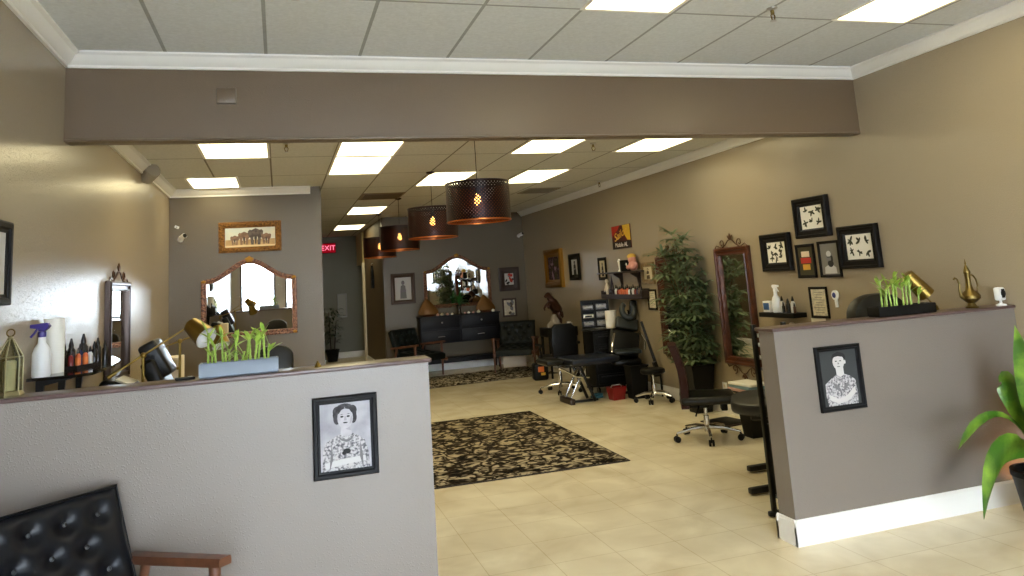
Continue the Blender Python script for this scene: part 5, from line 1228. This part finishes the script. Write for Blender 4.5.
t = thing('potted_plant', 'broad green leafed potted plant at the right edge in front of the half wall', 'potted plant', (4.17, 3.52, 0))
mb = MB(); mb.lathe([(0, 0), (.13, 0), (.17, .26), (.178, .27), (.178, .3), (.16, .3), (.15, .26), (0, .25)], seg=28); mb.build('pot', M_black, t)
def broad(pts, ws, nm='leaf'):
    mb = MB(); pts = [Vector(p) for p in pts]; n = len(pts); rows = []
    for i, p in enumerate(pts):
        tt = (pts[min(i + 1, n - 1)] - pts[max(i - 1, 0)]).normalized()
        sd = tt.cross(Vector((0, 1, .25))).normalized(); nn = sd.cross(tt).normalized(); w = ws[i]
        rows.append([p - sd * w + nn * w * .25, p - sd * w * .5 + nn * w * .05, p, p + sd * w * .5 + nn * w * .05, p + sd * w + nn * w * .25])
    g = [[mb.bm.verts.new(q) for q in r] for r in rows]
    for a, b in zip(g, g[1:]):
        for i in range(4): mb._f([a[i], a[i + 1], b[i + 1], b[i]])
    return mb.build(nm, M_leafbright, t)
def bez(a, b, c, n=12): return [tuple(Vector(a) * (1 - q) ** 2 + Vector(b) * 2 * q * (1 - q) + Vector(c) * q * q) for q in [i / n for i in range(n + 1)]]
prof = [.005, .006, .02, .055, .078, .088, .09, .086, .078, .064, .046, .024, .002]
broad(bez((0, 0, .3), (-.32, -.02, .66), (-.56, -.06, .13)), [w * 1.0 for w in prof])
broad(bez((0, .02, .3), (-.12, .06, .85), (-.55, .05, .47)), [.004, .004, .005, .006, .008, .01, .014, .02, .028, .034, .036, .026, .003])
broad(bez((.02, 0, .3), (-.02, -.03, .8), (-.12, -.06, 1.12)), [w * .95 for w in prof])
broad(bez((.0, -.03, .3), (-.1, -.12, .62), (-.33, -.16, .42)), [w * .75 for w in prof])
broad(bez((.03, 0, .3), (.1, -.1, .9), (.3, -.12, .7)), prof)
broad(bez((.02, -.03, .3), (-.1, -.08, .75), (-.2, -.1, .58)), [w * .8 for w in prof])
broad(bez((.02, .05, .3), (-.02, .12, .9), (-.1, .12, .78)), [w * .9 for w in prof])
broad(bez((.03, .02, .3), (.2, .1, .8), (.34, .12, .4)), prof)
broad(bez((.03, .02, .3), (.05, -.1, .7), (-.05, -.25, .62)), [w * .9 for w in prof])
t = thing('uplight', 'small floor uplight glowing on the half wall behind the broad leafed plant', 'lamp', (4.4, 3.79, .0))
mb = MB(); mb.lathe([(0, 0), (.05, 0), (.05, .08), (.042, .09), (.036, .06), (0, .055)], seg=18); mb.build('housing', M_black, t)
mb = MB(); mb.lathe([(0, .058), (.034, .06), (0, .066)], seg=14); mb.build('bulb', emit_mat('uplight_bulb', (255, 178, 104), 140), t)

# ------------------------------------------------------------------ daylight, exposure, camera
W = bpy.data.worlds.new('overcast_sky'); SC.world = W; W.use_nodes = True
bg = W.node_tree.nodes['Background']; bg.inputs['Color'].default_value = (.78, .89, 1, 1); bg.inputs['Strength'].default_value = 22.0
cam = bpy.data.cameras.new('camera'); co = bpy.data.objects.new('camera', cam); COL.objects.link(co); SC.camera = co
F = 759.754; CY = 157.52
cam.sensor_width = 36; cam.sensor_fit = 'HORIZONTAL'; cam.lens = F * 36 / 1024; cam.shift_y = -(288 - CY) / 1024
cam.clip_start = .05; cam.clip_end = 200
yw, pt, rl = .30398, .157943, -.0678613
fwd = Vector((math.sin(yw) * math.cos(pt), math.cos(yw) * math.cos(pt), math.sin(pt))); rt = Vector((math.cos(yw), -math.sin(yw), 0)); up = rt.cross(fwd)
x = rt * math.cos(rl) + up * math.sin(rl); y = up * math.cos(rl) - rt * math.sin(rl); z = -fwd
Mx = Matrix((x, y, z)).transposed().to_4x4(); Mx.translation = (0, 0, 1.58); co.matrix_world = Mx
vs = SC.view_settings; vs.view_transform = 'Standard'; vs.look = 'None'; vs.exposure = 0.3; vs.gamma = 1.0; vs.use_curve_mapping = False
SC.cycles.use_denoising = True
SC.cycles.max_bounces = 10; SC.cycles.diffuse_bounces = 5; SC.cycles.sample_clamp_indirect = 12
